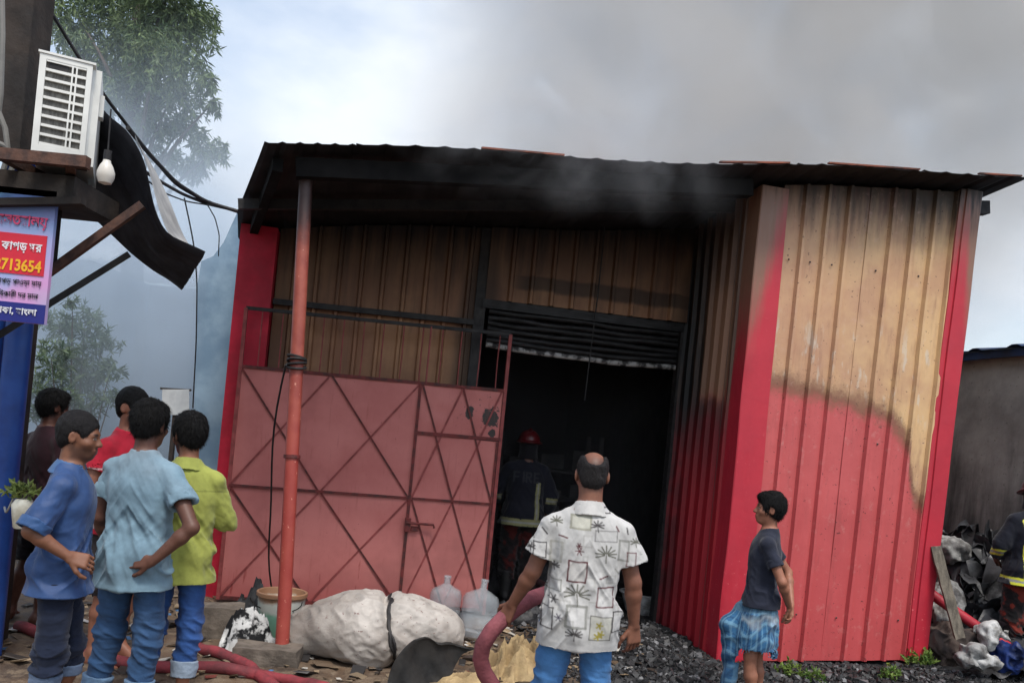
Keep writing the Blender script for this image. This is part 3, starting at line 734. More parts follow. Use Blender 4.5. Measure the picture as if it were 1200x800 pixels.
def person(name, label, pos, yaw, P=None, skin=(112, 76, 60), H=1.66, head=(0, 0, 0), hair='short', haircol=(13, 12, 12), top=None, bottom=None,
           hands=None, build=1.0, h=.0065, group=None, lean=(0, 0), feet=(0, 0), beard=0.0, bald=False, belly=0.0, fat=1.0, lookup=None, helmet=False):
    """one figure: body (one mesh) with hair and clothes as children. head = (yaw, pitch, roll) in degrees"""
    J = {k: np.array(v, float) for k, v in REF.items()}
    for k, v in (P or {}).items(): J[k] = np.array(v, float)
    S = H/1.66
    sk = np.array(srgb(*skin)); ob = thing(name, label, "person", pos, rad(yaw), group)
    lx, ly = lean                                  # sway of the chest relative to the hips
    T = lambda z: (lx*max(0, z-.9)/.5, ly*max(0, z-.9)/.5)
    def torso(g=0.0, b=1.0, bl=belly):
        return [(.76, 0, -.005, .125*b, .095*b), (.82, 0, -.012, .162*b, .112*b), (.90, 0, -.010, .166*b, .115*b), (1.0, T(1.0)[0], T(1.0)[1]+bl*.4, .148*b, (.105+bl)*b),
                (1.12, T(1.12)[0], T(1.12)[1]+bl*.3, .150*b, (.108+bl*.7)*b), (1.24, T(1.24)[0], T(1.24)[1], .156*b, .112*b), (1.31, T(1.32)[0], T(1.32)[1]-.005, .145*b, .105*b), (1.375, T(1.385)[0], T(1.385)[1]-.012, .095*b, .080*b), (1.42, T(1.42)[0], T(1.42)[1]-.012, .06, .06)]
    for k in ('shL', 'shR'):
        if not P or k not in P: J[k] = J[k]+np.array([T(1.36)[0], T(1.36)[1], 0])
    J = {k: v*np.array([build, build, 1]) if k[:2] in ('sh', 'hi') else v for k, v in J.items()}
    nb = np.array([T(1.40)[0], T(1.40)[1]-.012, 1.40]); hc = nb+np.array([0, .022, .165])
    E = (Matrix.Rotation(rad(head[0]), 3, 'Z') @ Matrix.Rotation(rad(head[1]), 3, 'X') @ Matrix.Rotation(rad(head[2]), 3, 'Y'))
    En = np.array(E); pivot = nb+np.array([0, .005, .07])
    Hd = lambda x, y, z: pivot+En@(np.array([x, y, z])+hc-pivot)
    allp = np.array(list(J.values())+[hc]); lo = allp.min(0)-.25; hi = allp.max(0)+.26; lo[2] = -.02; hi[2] = 1.74
    fl = Field(lo, hi, h)
    fl.loft(torso(b=build*.93), .02)
    fl.cone(nb-[0, 0, .03], Hd(0, -.02, -.06), .060*fat, .053*fat, .035)
    for s in 'LR':
        x = 1 if s == 'R' else -1
        fl.cone(J['hip'+s]-np.array([0, 0, .05]), J['knee'+s], .070*fat, .053*fat, .03); fl.cone(J['knee'+s], J['knee'+s]*.62+J['ank'+s]*.38, .052*fat, .054*fat, .02)
        fl.cone(J['knee'+s]*.62+J['ank'+s]*.38+[0, -.012, 0], J['ank'+s], .050*fat, .033*fat, .02)
        add_foot(fl, J['ank'+s], rad(feet[0] if s == 'L' else feet[1]))
        fl.cone(nb+[x*.035, 0, -.025], J['sh'+s], .044, .047*fat, .03); fl.cone(J['sh'+s], J['el'+s], .047*fat, .037*fat, .03)
        m = J['el'+s]*.72+J['wr'+s]*.28; fl.cone(J['el'+s], m, .036*fat, .037*fat, .02); fl.cone(m, J['wr'+s], .037*fat, .0245*fat, .02)
        hd = (hands or {}).get(s)
        if hd is None: hd = dict(d=J['wr'+s]-J['el'+s], n=(-x, .2, 0), curl=.45)
        add_hand(fl, J['wr'+s], hd['d'], hd['n'], hd.get('side', 1), hd.get('curl', .45), hd.get('spread', .05))
    # head
    rq = E
    fl.ell(Hd(0, -.012, .028), (.074, .094, .086), .01, rot=rq)
    fl.ell(Hd(0, .030, -.035), (.058, .062, .078), .035, rot=rq); fl.ell(Hd(0, .058, -.088), (.028, .024, .020), .03, rot=rq)
    fl.cone(Hd(-.035, .072, .020), Hd(.035, .072, .020), .014, .014, .02)                      # brow
    fl.cone(Hd(0, .082, .012), Hd(0, .104, -.024), .008, .0125, .012); fl.ell(Hd(-.012, .094, -.028), (.010, .011, .008), .008); fl.ell(Hd(.012, .094, -.028), (.010, .011, .008), .008)
    for x in (-1, 1):
        fl.ell(Hd(x*.031, .098, .004), (.017, .020, .011), .012, 'cut', rq); fl.ell(Hd(x*.030, .071, .004), (.012, .012, .011), .004)
        fl.ell(Hd(x*.044, .052, -.024), (.024, .026, .020), .02, rot=rq)
        fl.ell(Hd(x*.076, -.012, -.004), (.010, .019, .032), .008, rot=E @ Matrix.Rotation(x*.35, 3, 'Z')); fl.ell(Hd(x*.085, -.004, -.002), (.006, .010, .017), .006, 'cut', rq)
    fl.cone(Hd(-.018, .087, -.056), Hd(.018, .087, -.056), .0075, .0075, .008); fl.cone(Hd(-.015, .085, -.069), Hd(.015, .085, -.069), .0085, .0085, .008)
    fl.cone(Hd(-.020, .098, -.0625), Hd(.020, .098, -.0625), .0022, .0022, .004, 'cut')
    V, Q = fl.mesh()
    col = np.tile(sk, (len(V), 1)); L = (V-pivot)@En+pivot-hc          # head-local coordinates
    inh = (V[:, 2] > 1.36)
    def blob(c, r, colr, a=1.0):
        d = np.sqrt((((L-np.array(c))/np.array(r))**2).sum(1)); w = np.clip((1.15-d)/.3, 0, 1)*a*inh; col[:] = col*(1-w[:, None])+np.array(colr)*w[:, None]
    dark = np.array(srgb(*haircol))
    blob((0, .088, -.062), (.026, .02, .014), sk*np.array([.82, .55, .55]), .7)
    for x in (-1, 1):
        blob((x*.030, .080, .005), (.013, .012, .0065), srgb(200, 190, 180)); blob((x*.030, .084, .005), (.0062, .01, .0062), srgb(22, 16, 14)); blob((x*.033, .085, .026), (.023, .016, .0055), dark, .9)
    if beard:
        w = np.clip((-L[:, 2]-.038)/.02, 0, 1)*np.clip((L[:, 1]+.02)/.02, 0, 1)*np.clip((L[:, 2]+.125)/.02, 0, 1)*inh*beard
        lip = np.exp(-((L[:, 0]/.02)**2+((L[:, 2]+.0625)/.012)**2)); w = w*(1-lip)
        col = col*(1-w[:, None])+dark*w[:, None]
        blob((0, .092, -.045), (.026, .015, .006), dark, beard*.9)
    if bald:
        w = np.clip((L[:, 2]-.0)/.03, 0, 1)*np.clip((.055-L[:, 1])/.02, 0, 1)*inh*(.55+.35*fbm(V[:, 0]*40, V[:, 1]*40, V[:, 2]*40, 2)); dd = np.sqrt((L[:, 0]/.05)**2+((L[:, 1]+.035)/.075)**2+((L[:, 2]-.11)/.06)**2); w = w*np.clip((dd-.75)/.5, .12, 1); col = col*(1-w[:, None])+dark*w[:, None]
    palm = fbm(V[:, 0]*9, V[:, 1]*9, V[:, 2]*9, 2)[:, None]; col = col*(1+.10*palm)
    V = V*S; np_obj("body", V, Q, m_skin, ob, col)
    # hair
    if hair and not helmet:
        fh = Field(Hd(0, 0, 0)-.19, Hd(0, 0, 0)+.19, .0055)
        g = .007 if bald else (.016 if hair == 'short' else .026)
        fh.ell(Hd(0, -.018, .036), (.074+g*.7, .092+g*.75, .084+g), .01, rot=rq)
        fh.ell(Hd(0, -.062, -.02), (.064, .042, .055), .02, rot=rq)
        if hair != 'short': fh.ell(Hd(0, .05, .095), (.058, .045, .028), .03, rot=rq)
        # keep the face and ears clear
        fh.ell(Hd(0, .088, -.030), (.068, .075, .092), .015, 'cut', rq); fh.ell(Hd(0, .03, -.095), (.11, .085, .075), .012, 'cut', rq)
        for x in (-1, 1): fh.ell(Hd(x*.085, .002, -.008), (.022, .03, .038), .01, 'cut', rq)
        if bald: (fh.ell(Hd(0, -.02, .125), (.056, .085, .060), .02, 'cut', rq), fh.ell(Hd(0, -.085, .095), (.046, .05, .055), .02, 'cut', rq))
        HV, HQ = fh.mesh()
        if len(HV):
            N = vnormals(HV, HQ); am = .003 if hair == 'short' else .007
            HV = HV+N*(am*fbm(HV[:, 0]*45, HV[:, 1]*45, HV[:, 2]*20, 3)+am*.9*fbm(HV[:, 0]*130, HV[:, 1]*130, HV[:, 2]*40, 2))[:, None]
            hcx = np.tile(dark, (len(HV), 1))*(1+.35*fbm(HV[:, 0]*60, HV[:, 1]*60, HV[:, 2]*30, 2))[:, None]
            ns = 5200; rs = np.random.default_rng(len(HV)); pick = rs.integers(0, len(HV), ns); o_ = HV[pick]; nn = N[pick]; ctr = Hd(0, -.01, .02)
            tang = np.array([0, 0, -1.])+rs.normal(size=(ns, 3))*.55; tang -= nn*(tang*nn).sum(1, keepdims=True); tang /= np.linalg.norm(tang, axis=1, keepdims=True)
            ln = (rs.uniform(.010, .020, ns) if hair == 'short' else rs.uniform(.012, .036, ns))[:, None]; dirv = tang*.85+nn*(.25 if hair == 'short' else .42); sd_ = np.cross(dirv, nn); sd_ /= np.linalg.norm(sd_, axis=1, keepdims=True)+1e-9
            A0 = o_-nn*.003; SV = np.stack([A0-sd_*.0012, A0+sd_*.0012, A0+dirv*ln*.6+sd_*.0009, A0+dirv*ln*.6-sd_*.0009], 1); SV[:, 2:] -= 0
            tip = A0+dirv*ln+np.array([0, 0, -.15])*ln; SV[:, 2] = tip+sd_*.0003; SV[:, 3] = tip-sd_*.0003
            SQ = np.arange(ns*4).reshape(-1, 4)+len(HV); HV = np.concatenate([HV, SV.reshape(-1, 3)]); HQ = np.concatenate([HQ, SQ]); hcx = np.concatenate([hcx, np.repeat(np.tile(dark, (ns, 1))*rs.uniform(.6, 1.5, (ns, 1)), 4, 0)])
            np_obj("hair", HV*S, HQ, m_hair, ob, hcx)
    ctx = dict(J=J, T=T, torso=torso, ob=ob, S=S, lo=lo, hi=hi, nb=nb, Hd=Hd, h=h, build=build, fat=fat, E=E, rq=rq)
    if bottom: bottom(ctx)
    if top: top(ctx)
    if helmet: helmet(ctx)
    return ob

def jeans(col, hem=(.30, .30), cuff=None, width=1.0, fade=.5, waist=.98, name="jeans", mat=None, fold=1.5, paint=None, pocket=True):
    def mk(c):
        J = c['J']; lo, hi = c['lo'].copy(), c['hi'].copy(); hi[2] = waist+.06; f = Field(lo, hi, c['h'])
        b = c['build']
        f.loft([(.76, 0, -.012, .150*b, .112*b), (.80, 0, -.016, .172*b, .126*b), (waist*.5+.42, 0, -.012, .164*b, .118*b), (waist+.03, *c['T'](waist), .140*b, .104*b)], .02)
        for s, hm in (('L', hem[0]), ('R', hem[1])):
            a, k, n = J['hip'+s], J['knee'+s], J['ank'+s]; t_ = min(1, max(0.02, (k[2]-hm)/(k[2]-n[2]))); e = k+(n-k)*t_
            f.cone(a-np.array([0, 0, .05]), k, .086*width, .072*width, .035)
            f.cone(k, e, .074*width, .066*width, .03, flat=True); f.cone(e+(n-k)*-.10, e+(n-k)*.2, .058*width, .058*width, 0, 'cut', flat0=True)
        V, Q = f.mesh(); N = vnormals(V, Q)
        x, y, z = V.T
        sgn = np.where(x < 0, 3.1, 0.0)
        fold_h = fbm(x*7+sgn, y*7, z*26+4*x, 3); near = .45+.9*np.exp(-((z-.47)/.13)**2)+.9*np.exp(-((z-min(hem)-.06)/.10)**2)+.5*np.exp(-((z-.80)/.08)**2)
        rid = .5-np.abs(vnoise(x*9+sgn, y*9, z*19+x*14+sgn))*1.7
        dj = np.maximum(fold*(.0085*fold_h*near+.007*rid*near+.006*fbm(x*12+sgn, y*12, z*4, 2)), -.006); dj = np.where(z > .70, np.minimum(dj, .0), dj); V = V+N*dj[:, None]
        base = np.array(srgb(*col)); cols = np.tile(base, (len(V), 1))
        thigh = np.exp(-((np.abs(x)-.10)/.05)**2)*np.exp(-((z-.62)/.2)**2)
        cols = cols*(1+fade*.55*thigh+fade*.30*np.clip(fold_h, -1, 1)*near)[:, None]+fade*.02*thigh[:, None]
        if pocket:      # stitched back pockets, belt line and side seams
            for sx in (-1, 1):
                u, v = np.abs(x-sx*.088), z-.845
                edge = ((np.abs(u-.062) < .005) & (v > -.075) & (v < .045)) | ((np.abs(v-.045) < .005) & (u < .062)) | ((np.abs(v+.075+u*-.25+.012) < .005) & (u < .062))
                m = edge & (y < .0); cols[m] *= .62
            cols[(np.abs(z-.925) < .004)] *= .6; cols[(np.abs(x) < .004) & (y < 0) & (z > .74)] *= .6
        if paint: cols = paint(V, cols)
        cols = cols*CLOTH_K
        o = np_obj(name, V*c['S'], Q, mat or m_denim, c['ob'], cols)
        if cuff:
            for s, hm in (('L', hem[0]), ('R', hem[1])):
                if hm > .55 or not cuff[0 if s == 'L' else 1]: continue
                k, n = J['knee'+s], J['ank'+s]; t_ = (k[2]-hm)/(k[2]-n[2]); e = k+(n-k)*t_; d = unit(n-k); wd = cuff[2] if len(cuff) > 2 else .07
                lo_, hi_ = e-.15, e+.15; fc = Field(lo_, hi_, .006)
                fc.cone(e-d*wd, e+d*.008, .079*width, .075*width, 0, flat=True, flat0=True); fc.cone(e-d*.03, e+d*.05, .062*width, .062*width, 0, 'cut')
                CV, CQ = fc.mesh(); CN = vnormals(CV, CQ); CV = CV+CN*(.006*fbm(CV[:, 0]*14, CV[:, 1]*14, CV[:, 2]*30, 3))[:, None]
                cc = np.tile(np.array(srgb(*cuff[3])), (len(CV), 1))*(1+.2*fbm(CV[:, 0]*30, CV[:, 1]*30, CV[:, 2]*30, 2))[:, None]
                np_obj("cuff", CV*c['S'], CQ, m_denim, o, cc); INV[o] = INV[c['ob']]
    return mk

def shirt(col, hem=.80, sleeve=.55, loose=.018, name="shirt", mat=None, collar=False, paint=None, fold=1.0, h=None, slw=.075, long_to=None, neck=.075, flare=.01, roll=None):
    """sleeve: share of the upper arm covered (or >1: 1+share of the forearm)"""
    def mk(c):
        J = c['J']; lo, hi = c['lo'].copy(), c['hi'].copy(); lo[2] = hem-.05; hi[2] = 1.5; lo[0] = min(lo[0], -.36); hi[0] = max(hi[0], .36); f = Field(lo, hi, h or c['h'])
        b = c['build']; T = c['T']
        tor = [list(q) for q in c['torso'](b=b)]
        secs = [(hem, 0, -.008, .178*b+loose+flare, .135*b+loose+flare)]+[(q[0], q[1], q[2], max(q[3], (.176 if q[0] < .95 else .152)*b)+loose*.8, max(q[4], (.136 if q[0] < .95 else 0)*b)+loose) for q in tor if hem+.03 < q[0] < 1.28]
        secs += [(1.33, *T(1.33), .128*b+loose*.4, .098*b+loose*.5), (1.395, T(1.4)[0], T(1.4)[1]-.012, .082, .074), (1.43, T(1.42)[0], T(1.42)[1]-.012, .064, .062)]
        f.loft(secs, .02)
        for s in 'LR':
            x = 1 if s == 'R' else -1
            sh, el, wr = J['sh'+s], J['el'+s], J['wr'+s]; w = slw*c['fat']*.90
            f.cone(c['nb']+[x*.035, 0, -.03], sh, .050, .055*c['fat'], .03)
            if sleeve <= 1:
                e = sh+(el-sh)*sleeve; f.cone(sh, e, .056*c['fat'], w, .03, flat=True); f.cone(e-(el-sh)*.12, e+(el-sh)*.2, w-.012, w-.010, 0, 'cut')
            else:
                e = el+(wr-el)*(sleeve-1); f.cone(sh, el, .056*c['fat'], w*.95, .03); f.cone(el, e, w*.93, w*.80, .02, flat=True); f.cone(e-(wr-el)*.08, e+(wr-el)*.2, w*.66, w*.66, 0, 'cut')
        inner = [(hem-.02, 0, -.008, .170*b+loose+flare-.006, .127*b+loose+flare-.006), (hem+.015, 0, -.008, .170*b+loose-.022, .126*b+loose-.022)]
        f.loft(inner, 0, 'cut')
        f.ell(c['nb']+[0, .03, .045], (neck*.82, neck*.9, .055), .008, 'cut')
        f.cone(c['nb']+[0, .006, .012], c['nb']+[0, .014, .12], .058, .066, .006, 'cut')
        V, Q = f.mesh(); N = vnormals(V, Q); x, y, z = V.T
        q = fbm(x*6+9, y*6, z*2.3+x*2, 3); q2 = fbm(x*11, y*11, z*13+x*8, 3)
        low = np.clip((1.25-z)/.35, .25, 1)
        arm = np.clip((np.abs(x)-.17)/.05, 0, 1)
        rid = .5-np.abs(fbm(x*5+3, y*5, z*3.2+x*5, 2))*2.2; rid2 = .5-np.abs(vnoise(x*13+z*5, y*13, z*6+x*9))*1.6
        cr = .5-np.abs(vnoise(x*15+z*3+31, y*11, z*2.6+x*2))*1.9; cr2 = .5-np.abs(vnoise(x*3.5, y*5, z*17+np.abs(x)*26+7))*1.9; gate_ = np.clip(fbm(x*4+5, y*4, z*4+2, 2)*2+.4, 0, 1)
        disp = .016*cr*low*gate_+.014*cr2*(1-gate_)*np.clip((1.2-z)/.2, .15, 1)+.012*q*low+.006*q2*(.5+arm*.8)+.010*rid*low+.002*rid2*(.4+.6*low)+.006*fbm(x*4, y*4, z*16-np.abs(x)*20, 2)*np.exp(-((z-.98)/.12)**2)
        disp = disp*np.clip((z-hem)/.10, .3, 1); disp = np.where(z < 1.0, np.maximum(disp, -.007), disp); V = V+N*(fold*disp)[:, None]
        cols = np.tile(np.array(srgb(*col)), (len(V), 1)); cols = cols*(1+.10*q2+.10*q)[:, None]
        if paint: cols = paint(V, cols, N)
        cols = cols*CLOTH_K
        o = np_obj(name, V*c['S'], Q, mat or m_cloth, c['ob'], cols); INV[o] = INV[c['ob']]
        if collar:
            fc = Field(c['nb']-.16, c['nb']+.16, .005)
            nbp = c['nb']+np.array([0, .004, .0])
            fc.cone(nbp+[0, -.010, -.040], nbp+[0, .004, .034], .098, .070, 0, flat=True, flat0=True); fc.cone(nbp+[0, -.006, -.06], nbp+[0, .006, .07], .080, .060, 0, 'cut')
            fc.cone(nbp+[0, .10, -.09], nbp+[0, .07, .06], .035, .038, .005, 'cut')
            CV, CQ = fc.mesh(); CN = vnormals(CV, CQ); CV = CV+CN*(.003*fbm(CV[:, 0]*20, CV[:, 1]*20, CV[:, 2]*20, 2))[:, None]
            cc = np.tile(np.array(srgb(*(collar if isinstance(collar, tuple) else col))), (len(CV), 1)); np_obj("collar", CV*c['S'], CQ, mat or m_cloth, o, cc)
        if roll:            # rolled sleeve bands
            for s in 'LR':
                el, wr = J['el'+s], J['wr'+s]; sh = J['sh'+s]
                e = (el+(wr-el)*(sleeve-1)) if sleeve > 1 else sh+(el-sh)*sleeve; d = unit((wr-el) if sleeve > 1 else (el-sh)); w = slw*c['fat']*(.80 if sleeve > 1 else .91)
                fc = Field(e-.13, e+.13, .006); fc.cone(e-d*.045, e+d*.008, w+.006, w+.006, 0, flat=True, flat0=True); fc.cone(e-d*.02, e+d*.06, w-.010, w-.010, 0, 'cut')
                CV, CQ = fc.mesh(); CN = vnormals(CV, CQ); CV = CV+CN*(.006*fbm(CV[:, 0]*14, CV[:, 1]*14, CV[:, 2]*30, 3))[:, None]
                np_obj("cuff", CV*c['S'], CQ, mat or m_cloth, o, np.tile(np.array(srgb(*roll)), (len(CV), 1)))
    return mk
CLOTH_K = .64
def foot_at(px, depth, dz=0.0):
    """a standing place: below the pixel column px on the ground at that depth"""
    v = ray(px, PPY+260); v = ray(px, 0)
    # column at ground level
    for py in np.linspace(520, 1100, 400):
        q = at(px, py, depth)
        if q.z <= gh(q.x, q.y): break
    return Vector((q.x, q.y, gh(q.x, q.y)+dz))

# ------------------------------------------------------------------ the people
def stand(px, py, depth):
    q = at(px, py, depth); return Vector((q.x, q.y, gh(q.x, q.y)))
# --- print of the white shirt, drawn as strokes in the cloth's own plane (metres from the middle of the back)
def seg_d(x, z, a, b):
    ax, az, bx, bz = *a, *b; dx, dz = bx-ax, bz-az; t = np.clip(((x-ax)*dx+(z-az)*dz)/(dx*dx+dz*dz+1e-9), 0, 1); return np.hypot(x-ax-t*dx, z-az-t*dz)
def shirt_print(V, cols, N):
    x, y, z = V.T; x = x*.95; z = z*.95
    k = 1/(2.857*250); cx0, cz0 = 250, 0
    def loc(u, v):                      # crop pixel of the print -> metres on the back
        px, py = 600+u/2.857, 520+v/2.857; q = at(px, py, 3.88); dx = q.x-CM.x; return dx, q.z-CM.z
    bx = np.where(y < .02, x, x*1.0+.37)            # the front carries a shifted repeat
    jit = .003*fbm(x*22, z*22, y*0, 2); X, Z = bx+jit, z-jit
    def stroke(a, b, w, c, al=1.0):
        d = seg_d(X, Z, a, b); m = np.clip((w-d)/.003+.5, 0, 1)*al
        cols[:] = cols*(1-m[:, None])+np.array(srgb(*c))*m[:, None]
    def rect(u, v, w, h, c, lw=.0028, al=.9, fill=None):
        gx, gz = loc(u, v); a, b = w*k/2, h*k/2
        if fill: 
            m = np.clip((a-np.abs(X-gx))/.003+.5, 0, 1)*np.clip((b-np.abs(Z-gz))/.003+.5, 0, 1)*.8; cols[:] = cols*(1-m[:, None])+np.array(srgb(*fill))*m[:, None]
        P = [(gx-a, gz-b), (gx+a, gz-b), (gx+a, gz+b), (gx-a, gz+b)]
        for i in range(4): stroke(P[i], P[(i+1) % 4], lw, c, al)
    def palm(u, v, r, c, n=8, al=.85):
        gx, gz = loc(u, v); r = r*k
        for i in range(n):
            a = -.35+(math.pi+.7)*i/(n-1); e = (gx+r*math.cos(a), gz+r*math.sin(a)*.75); stroke((gx+(e[0]-gx)*.2, gz+(e[1]-gz)*.2), e, .0034, c, al)
        stroke((gx, gz), (gx+.004, gz-r*.8), .0026, c, al)
    dk, rd, gr, ol = (52, 46, 48), (104, 48, 54), (150, 150, 142), (96, 96, 80)
    for (u_, v_, w_, h_) in ((180, 600, 30, 26), (255, 470, 30, 40), (262, 556, 22, 50), (330, 460, 30, 24), (160, 340, 24, 30), (250, 330, 26, 34), (345, 560, 20, 30), (170, 540, 34, 30), (240, 400, 14, 40)): rect(u_, v_, w_, h_, (196, 194, 188), .004, .6)
    rect(215, 430, 58, 66, rd, .0036, .95, (226, 222, 216)); rect(308, 516, 56, 60, rd, .0034); rect(208, 575, 64, 66, gr, .006, .8); rect(115, 582, 32, 66, dk); rect(290, 616, 70, 76, (110, 108, 100), .0028, .8, (222, 220, 206))
    rect(352, 600, 40, 64, dk, .003); rect(92, 360, 42, 48, dk); rect(315, 315, 76, 34, (130, 128, 126), .003, .7); rect(230, 268, 62, 42, (170, 168, 150), .005, .8, (216, 214, 196)); rect(140, 475, 42, 34, gr, .003, .8)
    rect(278, 226, 108, 18, dk, .003); rect(375, 365, 30, 62, gr, .005, .7); rect(146, 365, 34, 62, (176, 174, 164), .006, .7); rect(400, 395, 30, 44, rd, .003, .8); rect(60, 300, 34, 40, gr, .003, .8)
    palm(312, 375, 36, ol, 9); palm(213, 505, 42, ol, 9); palm(200, 632, 26, dk, 8); palm(285, 280, 22, dk, 7); palm(140, 412, 17, dk, 7); palm(150, 265, 20, ol, 7); palm(420, 340, 20, ol, 7); palm(60, 350, 16, dk, 6); palm(380, 520, 18, ol, 6)
    for (u, v, r, c) in ((222, 362, 13, rd), (135, 518, 13, dk), (150, 578, 11, (90, 86, 100)), (222, 346, 8, rd)):
        for i in range(6): a = i*1.05; gx, gz = loc(u, v); stroke((gx, gz), (gx+r*k*math.cos(a), gz+r*k*math.sin(a)), .003, c, .8)
    for (u, v) in ((286, 606), (290, 635), (278, 642)):
        for i in range(5): a = i*1.26; gx, gz = loc(u, v); stroke((gx, gz), (gx+11*k*math.cos(a), gz+11*k*math.sin(a)), .004, (186, 172, 70), .9)
    for (u, v, du, dv, c) in ((158, 312, 26, 8, rd), (290, 454, 26, -8, rd), (104, 290, 14, 18, dk), (345, 425, 16, 20, (170, 168, 160)), (352, 285, 8, 16, rd), (388, 290, 4, 22, dk)): stroke(loc(u, v), loc(u+du, v+dv), .0036, c, .9)
    cols *= (1-.08*np.clip(fbm(x*5, y*5, z*5, 3), 0, 1))[:, None]
    return cols

CM = stand(690, 600, 4.0)
person("person", "balding man seen from behind in white patterned short sleeve shirt and blue jeans", CM, 2,
       dict(elL=(-.245, .0, 1.07), wrL=(-.325, .085, .885), elR=(.250, -.01, 1.06), wrR=(.282, .03, .845), shL=(-.160, -.01, 1.295), shR=(.160, -.01, 1.295), kneeL=(-.125, .02, .47), ankL=(-.145, -.02, .085), kneeR=(.12, .02, .47), ankR=(.135, -.02, .085)),
       skin=(124, 82, 64), H=1.585, head=(0, -8, 0), hair='short', haircol=(36, 33, 33), bald=True, build=1.08, belly=.03, fat=1.06, h=.005,
       hands=dict(L=dict(d=(-.30, .22, -.8), n=(.5, .5, .1), side=-1, curl=.55), R=dict(d=(.10, .05, -1), n=(-.45, .85, 0), side=-1, curl=.50, spread=.12)),
       top=shirt((222, 220, 216), .735, .62, .014, "patterned_shirt", collar=(182, 180, 176), paint=shirt_print, h=.0042, slw=.088, flare=-.004, fold=1.6),
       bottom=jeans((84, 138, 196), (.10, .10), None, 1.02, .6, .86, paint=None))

def tee_fade(V, cols, N):
    x, y, z = V.T; w = np.clip(fbm(x*4+1, y*4, z*4, 3)*1.2+.1, 0, 1)*np.clip((z-.9)/.4, .15, 1)
    sh = np.clip((z-1.2)/.15, 0, 1)*np.clip(fbm(x*6, y*6+5, z*6, 2)+.5, 0, 1)
    cols = cols*(1-.35*w[:, None])+np.array(srgb(160, 176, 188))*(.35*w[:, None])
    return cols*(1-.30*sh[:, None])+np.array(srgb(176, 172, 172))*(.30*sh[:, None])
person("person", "man in faded light blue t-shirt and blue jeans with hand on his hip", stand(168, 560, 4.45), -4,
       dict(elR=(.335, -.10, 1.06), wrR=(.165, -.150, .87), elL=(-.225, .01, 1.05), wrL=(-.215, .14, .84), kneeL=(-.115, .03, .45), ankL=(-.16, 0, .085), kneeR=(.09, .03, .45), ankR=(.08, 0, .085)),
       skin=(96, 64, 52), H=1.625, head=(-8, -4, 0), hair='thick', h=.0062, build=1.0,
       hands=dict(R=dict(d=(-.95, .02, -.05), n=(0, .8, -.3), side=1, curl=.28), L=dict(d=(.1, .5, -.8), n=(1, 0, 0), side=-1, curl=.5)),
       top=shirt((140, 172, 190), .70, .56, .020, "t_shirt", paint=tee_fade, slw=.080, flare=.004, fold=1.8),
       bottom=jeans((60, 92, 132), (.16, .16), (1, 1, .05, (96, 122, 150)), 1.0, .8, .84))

person("person", "man in shiny royal blue shirt and dark rolled jeans facing right", stand(84, 560, 4.0), -74,
       dict(elR=(.235, -.11, 1.10), wrR=(.215, .06, .985), elL=(-.21, -.04, 1.05), wrL=(-.17, .02, .82), kneeL=(-.10, .05, .47), ankL=(-.11, .03, .085), kneeR=(.10, .0, .47), ankR=(.10, -.04, .085)),
       skin=(120, 80, 60), H=1.525, head=(-6, -6, 0), hair='short', haircol=(28, 26, 27), beard=.55, h=.0062, belly=.0, build=.94,
       hands=dict(R=dict(d=(-.15, .9, -.25), n=(-.75, 0, -.5), side=-1, curl=.62), L=dict(d=(0, .3, -1), n=(1, 0, 0), side=-1, curl=.6)),
       top=shirt((50, 84, 138), .765, .96, .018, "blue_shirt", mat=m_satin, collar=(62, 94, 136), slw=.078, flare=.018, fold=1.5, roll=(44, 78, 124)),
       bottom=jeans((38, 46, 66), (.33, .33), (1, 1, .05, (92, 108, 132)), .97, .35, .82))

person("person", "bearded man in lime yellow shirt and blue jeans rolled to the calf", stand(219, 560, 4.70), 12,
       dict(elL=(-.235, .05, 1.09), wrL=(.02, .22, 1.10), elR=(.225, .06, 1.085), wrR=(-.02, .20, 1.12), kneeL=(-.105, .02, .47), ankL=(-.12, -.02, .085), kneeR=(.09, .02, .47), ankR=(.085, -.02, .085)),
       skin=(150, 100, 76), H=1.59, head=(34, -4, 0), hair='thick', beard=.95, h=.0065, fat=.96,
       hands=dict(R=dict(d=(-1, .1, 0), n=(0, -1, 0), side=1, curl=.4), L=dict(d=(1, .1, 0), n=(0, -1, 0), side=-1, curl=.4)),
       top=shirt((178, 184, 92), .735, 1.15, .024, "lime_shirt", collar=(146, 152, 76), slw=.072, flare=.014, fold=1.8,
                 paint=lambda V, c, N: c*(1-.35*((np.abs(V[:, 2]-1.262) < .004) & (V[:, 1] < 0))[:, None])),
       bottom=jeans((58, 96, 160), (.28, .19), (0, 1, .085, (138, 152, 168)), .96, .8, .84))

def stripe_red(V, cols, N):
    z = V[:, 2]; s = (np.mod(z, .07) < .03) & (z < 1.20); cols = cols.copy(); cols[s] = np.array(srgb(214, 196, 196)); return cols
person("person", "man in red polo shirt with receding hair standing behind the group", stand(148, 545, 5.35), -108,
       dict(elR=(.25, -.03, 1.08), wrR=(.22, .10, .87), elL=(-.25, 0, 1.08), wrL=(-.22, .12, .88)),
       skin=(140, 92, 72), H=1.70, head=(2, -4, 0), hair='short', beard=.3, h=.008, belly=.02, build=1.03,
       top=shirt((206, 40, 62), .80, .6, .02, "polo_shirt", collar=(210, 46, 66), paint=stripe_red), bottom=jeans((58, 50, 52), (.52, .52), None, 1.12, .2, name="shorts", mat=m_cloth, pocket=False))

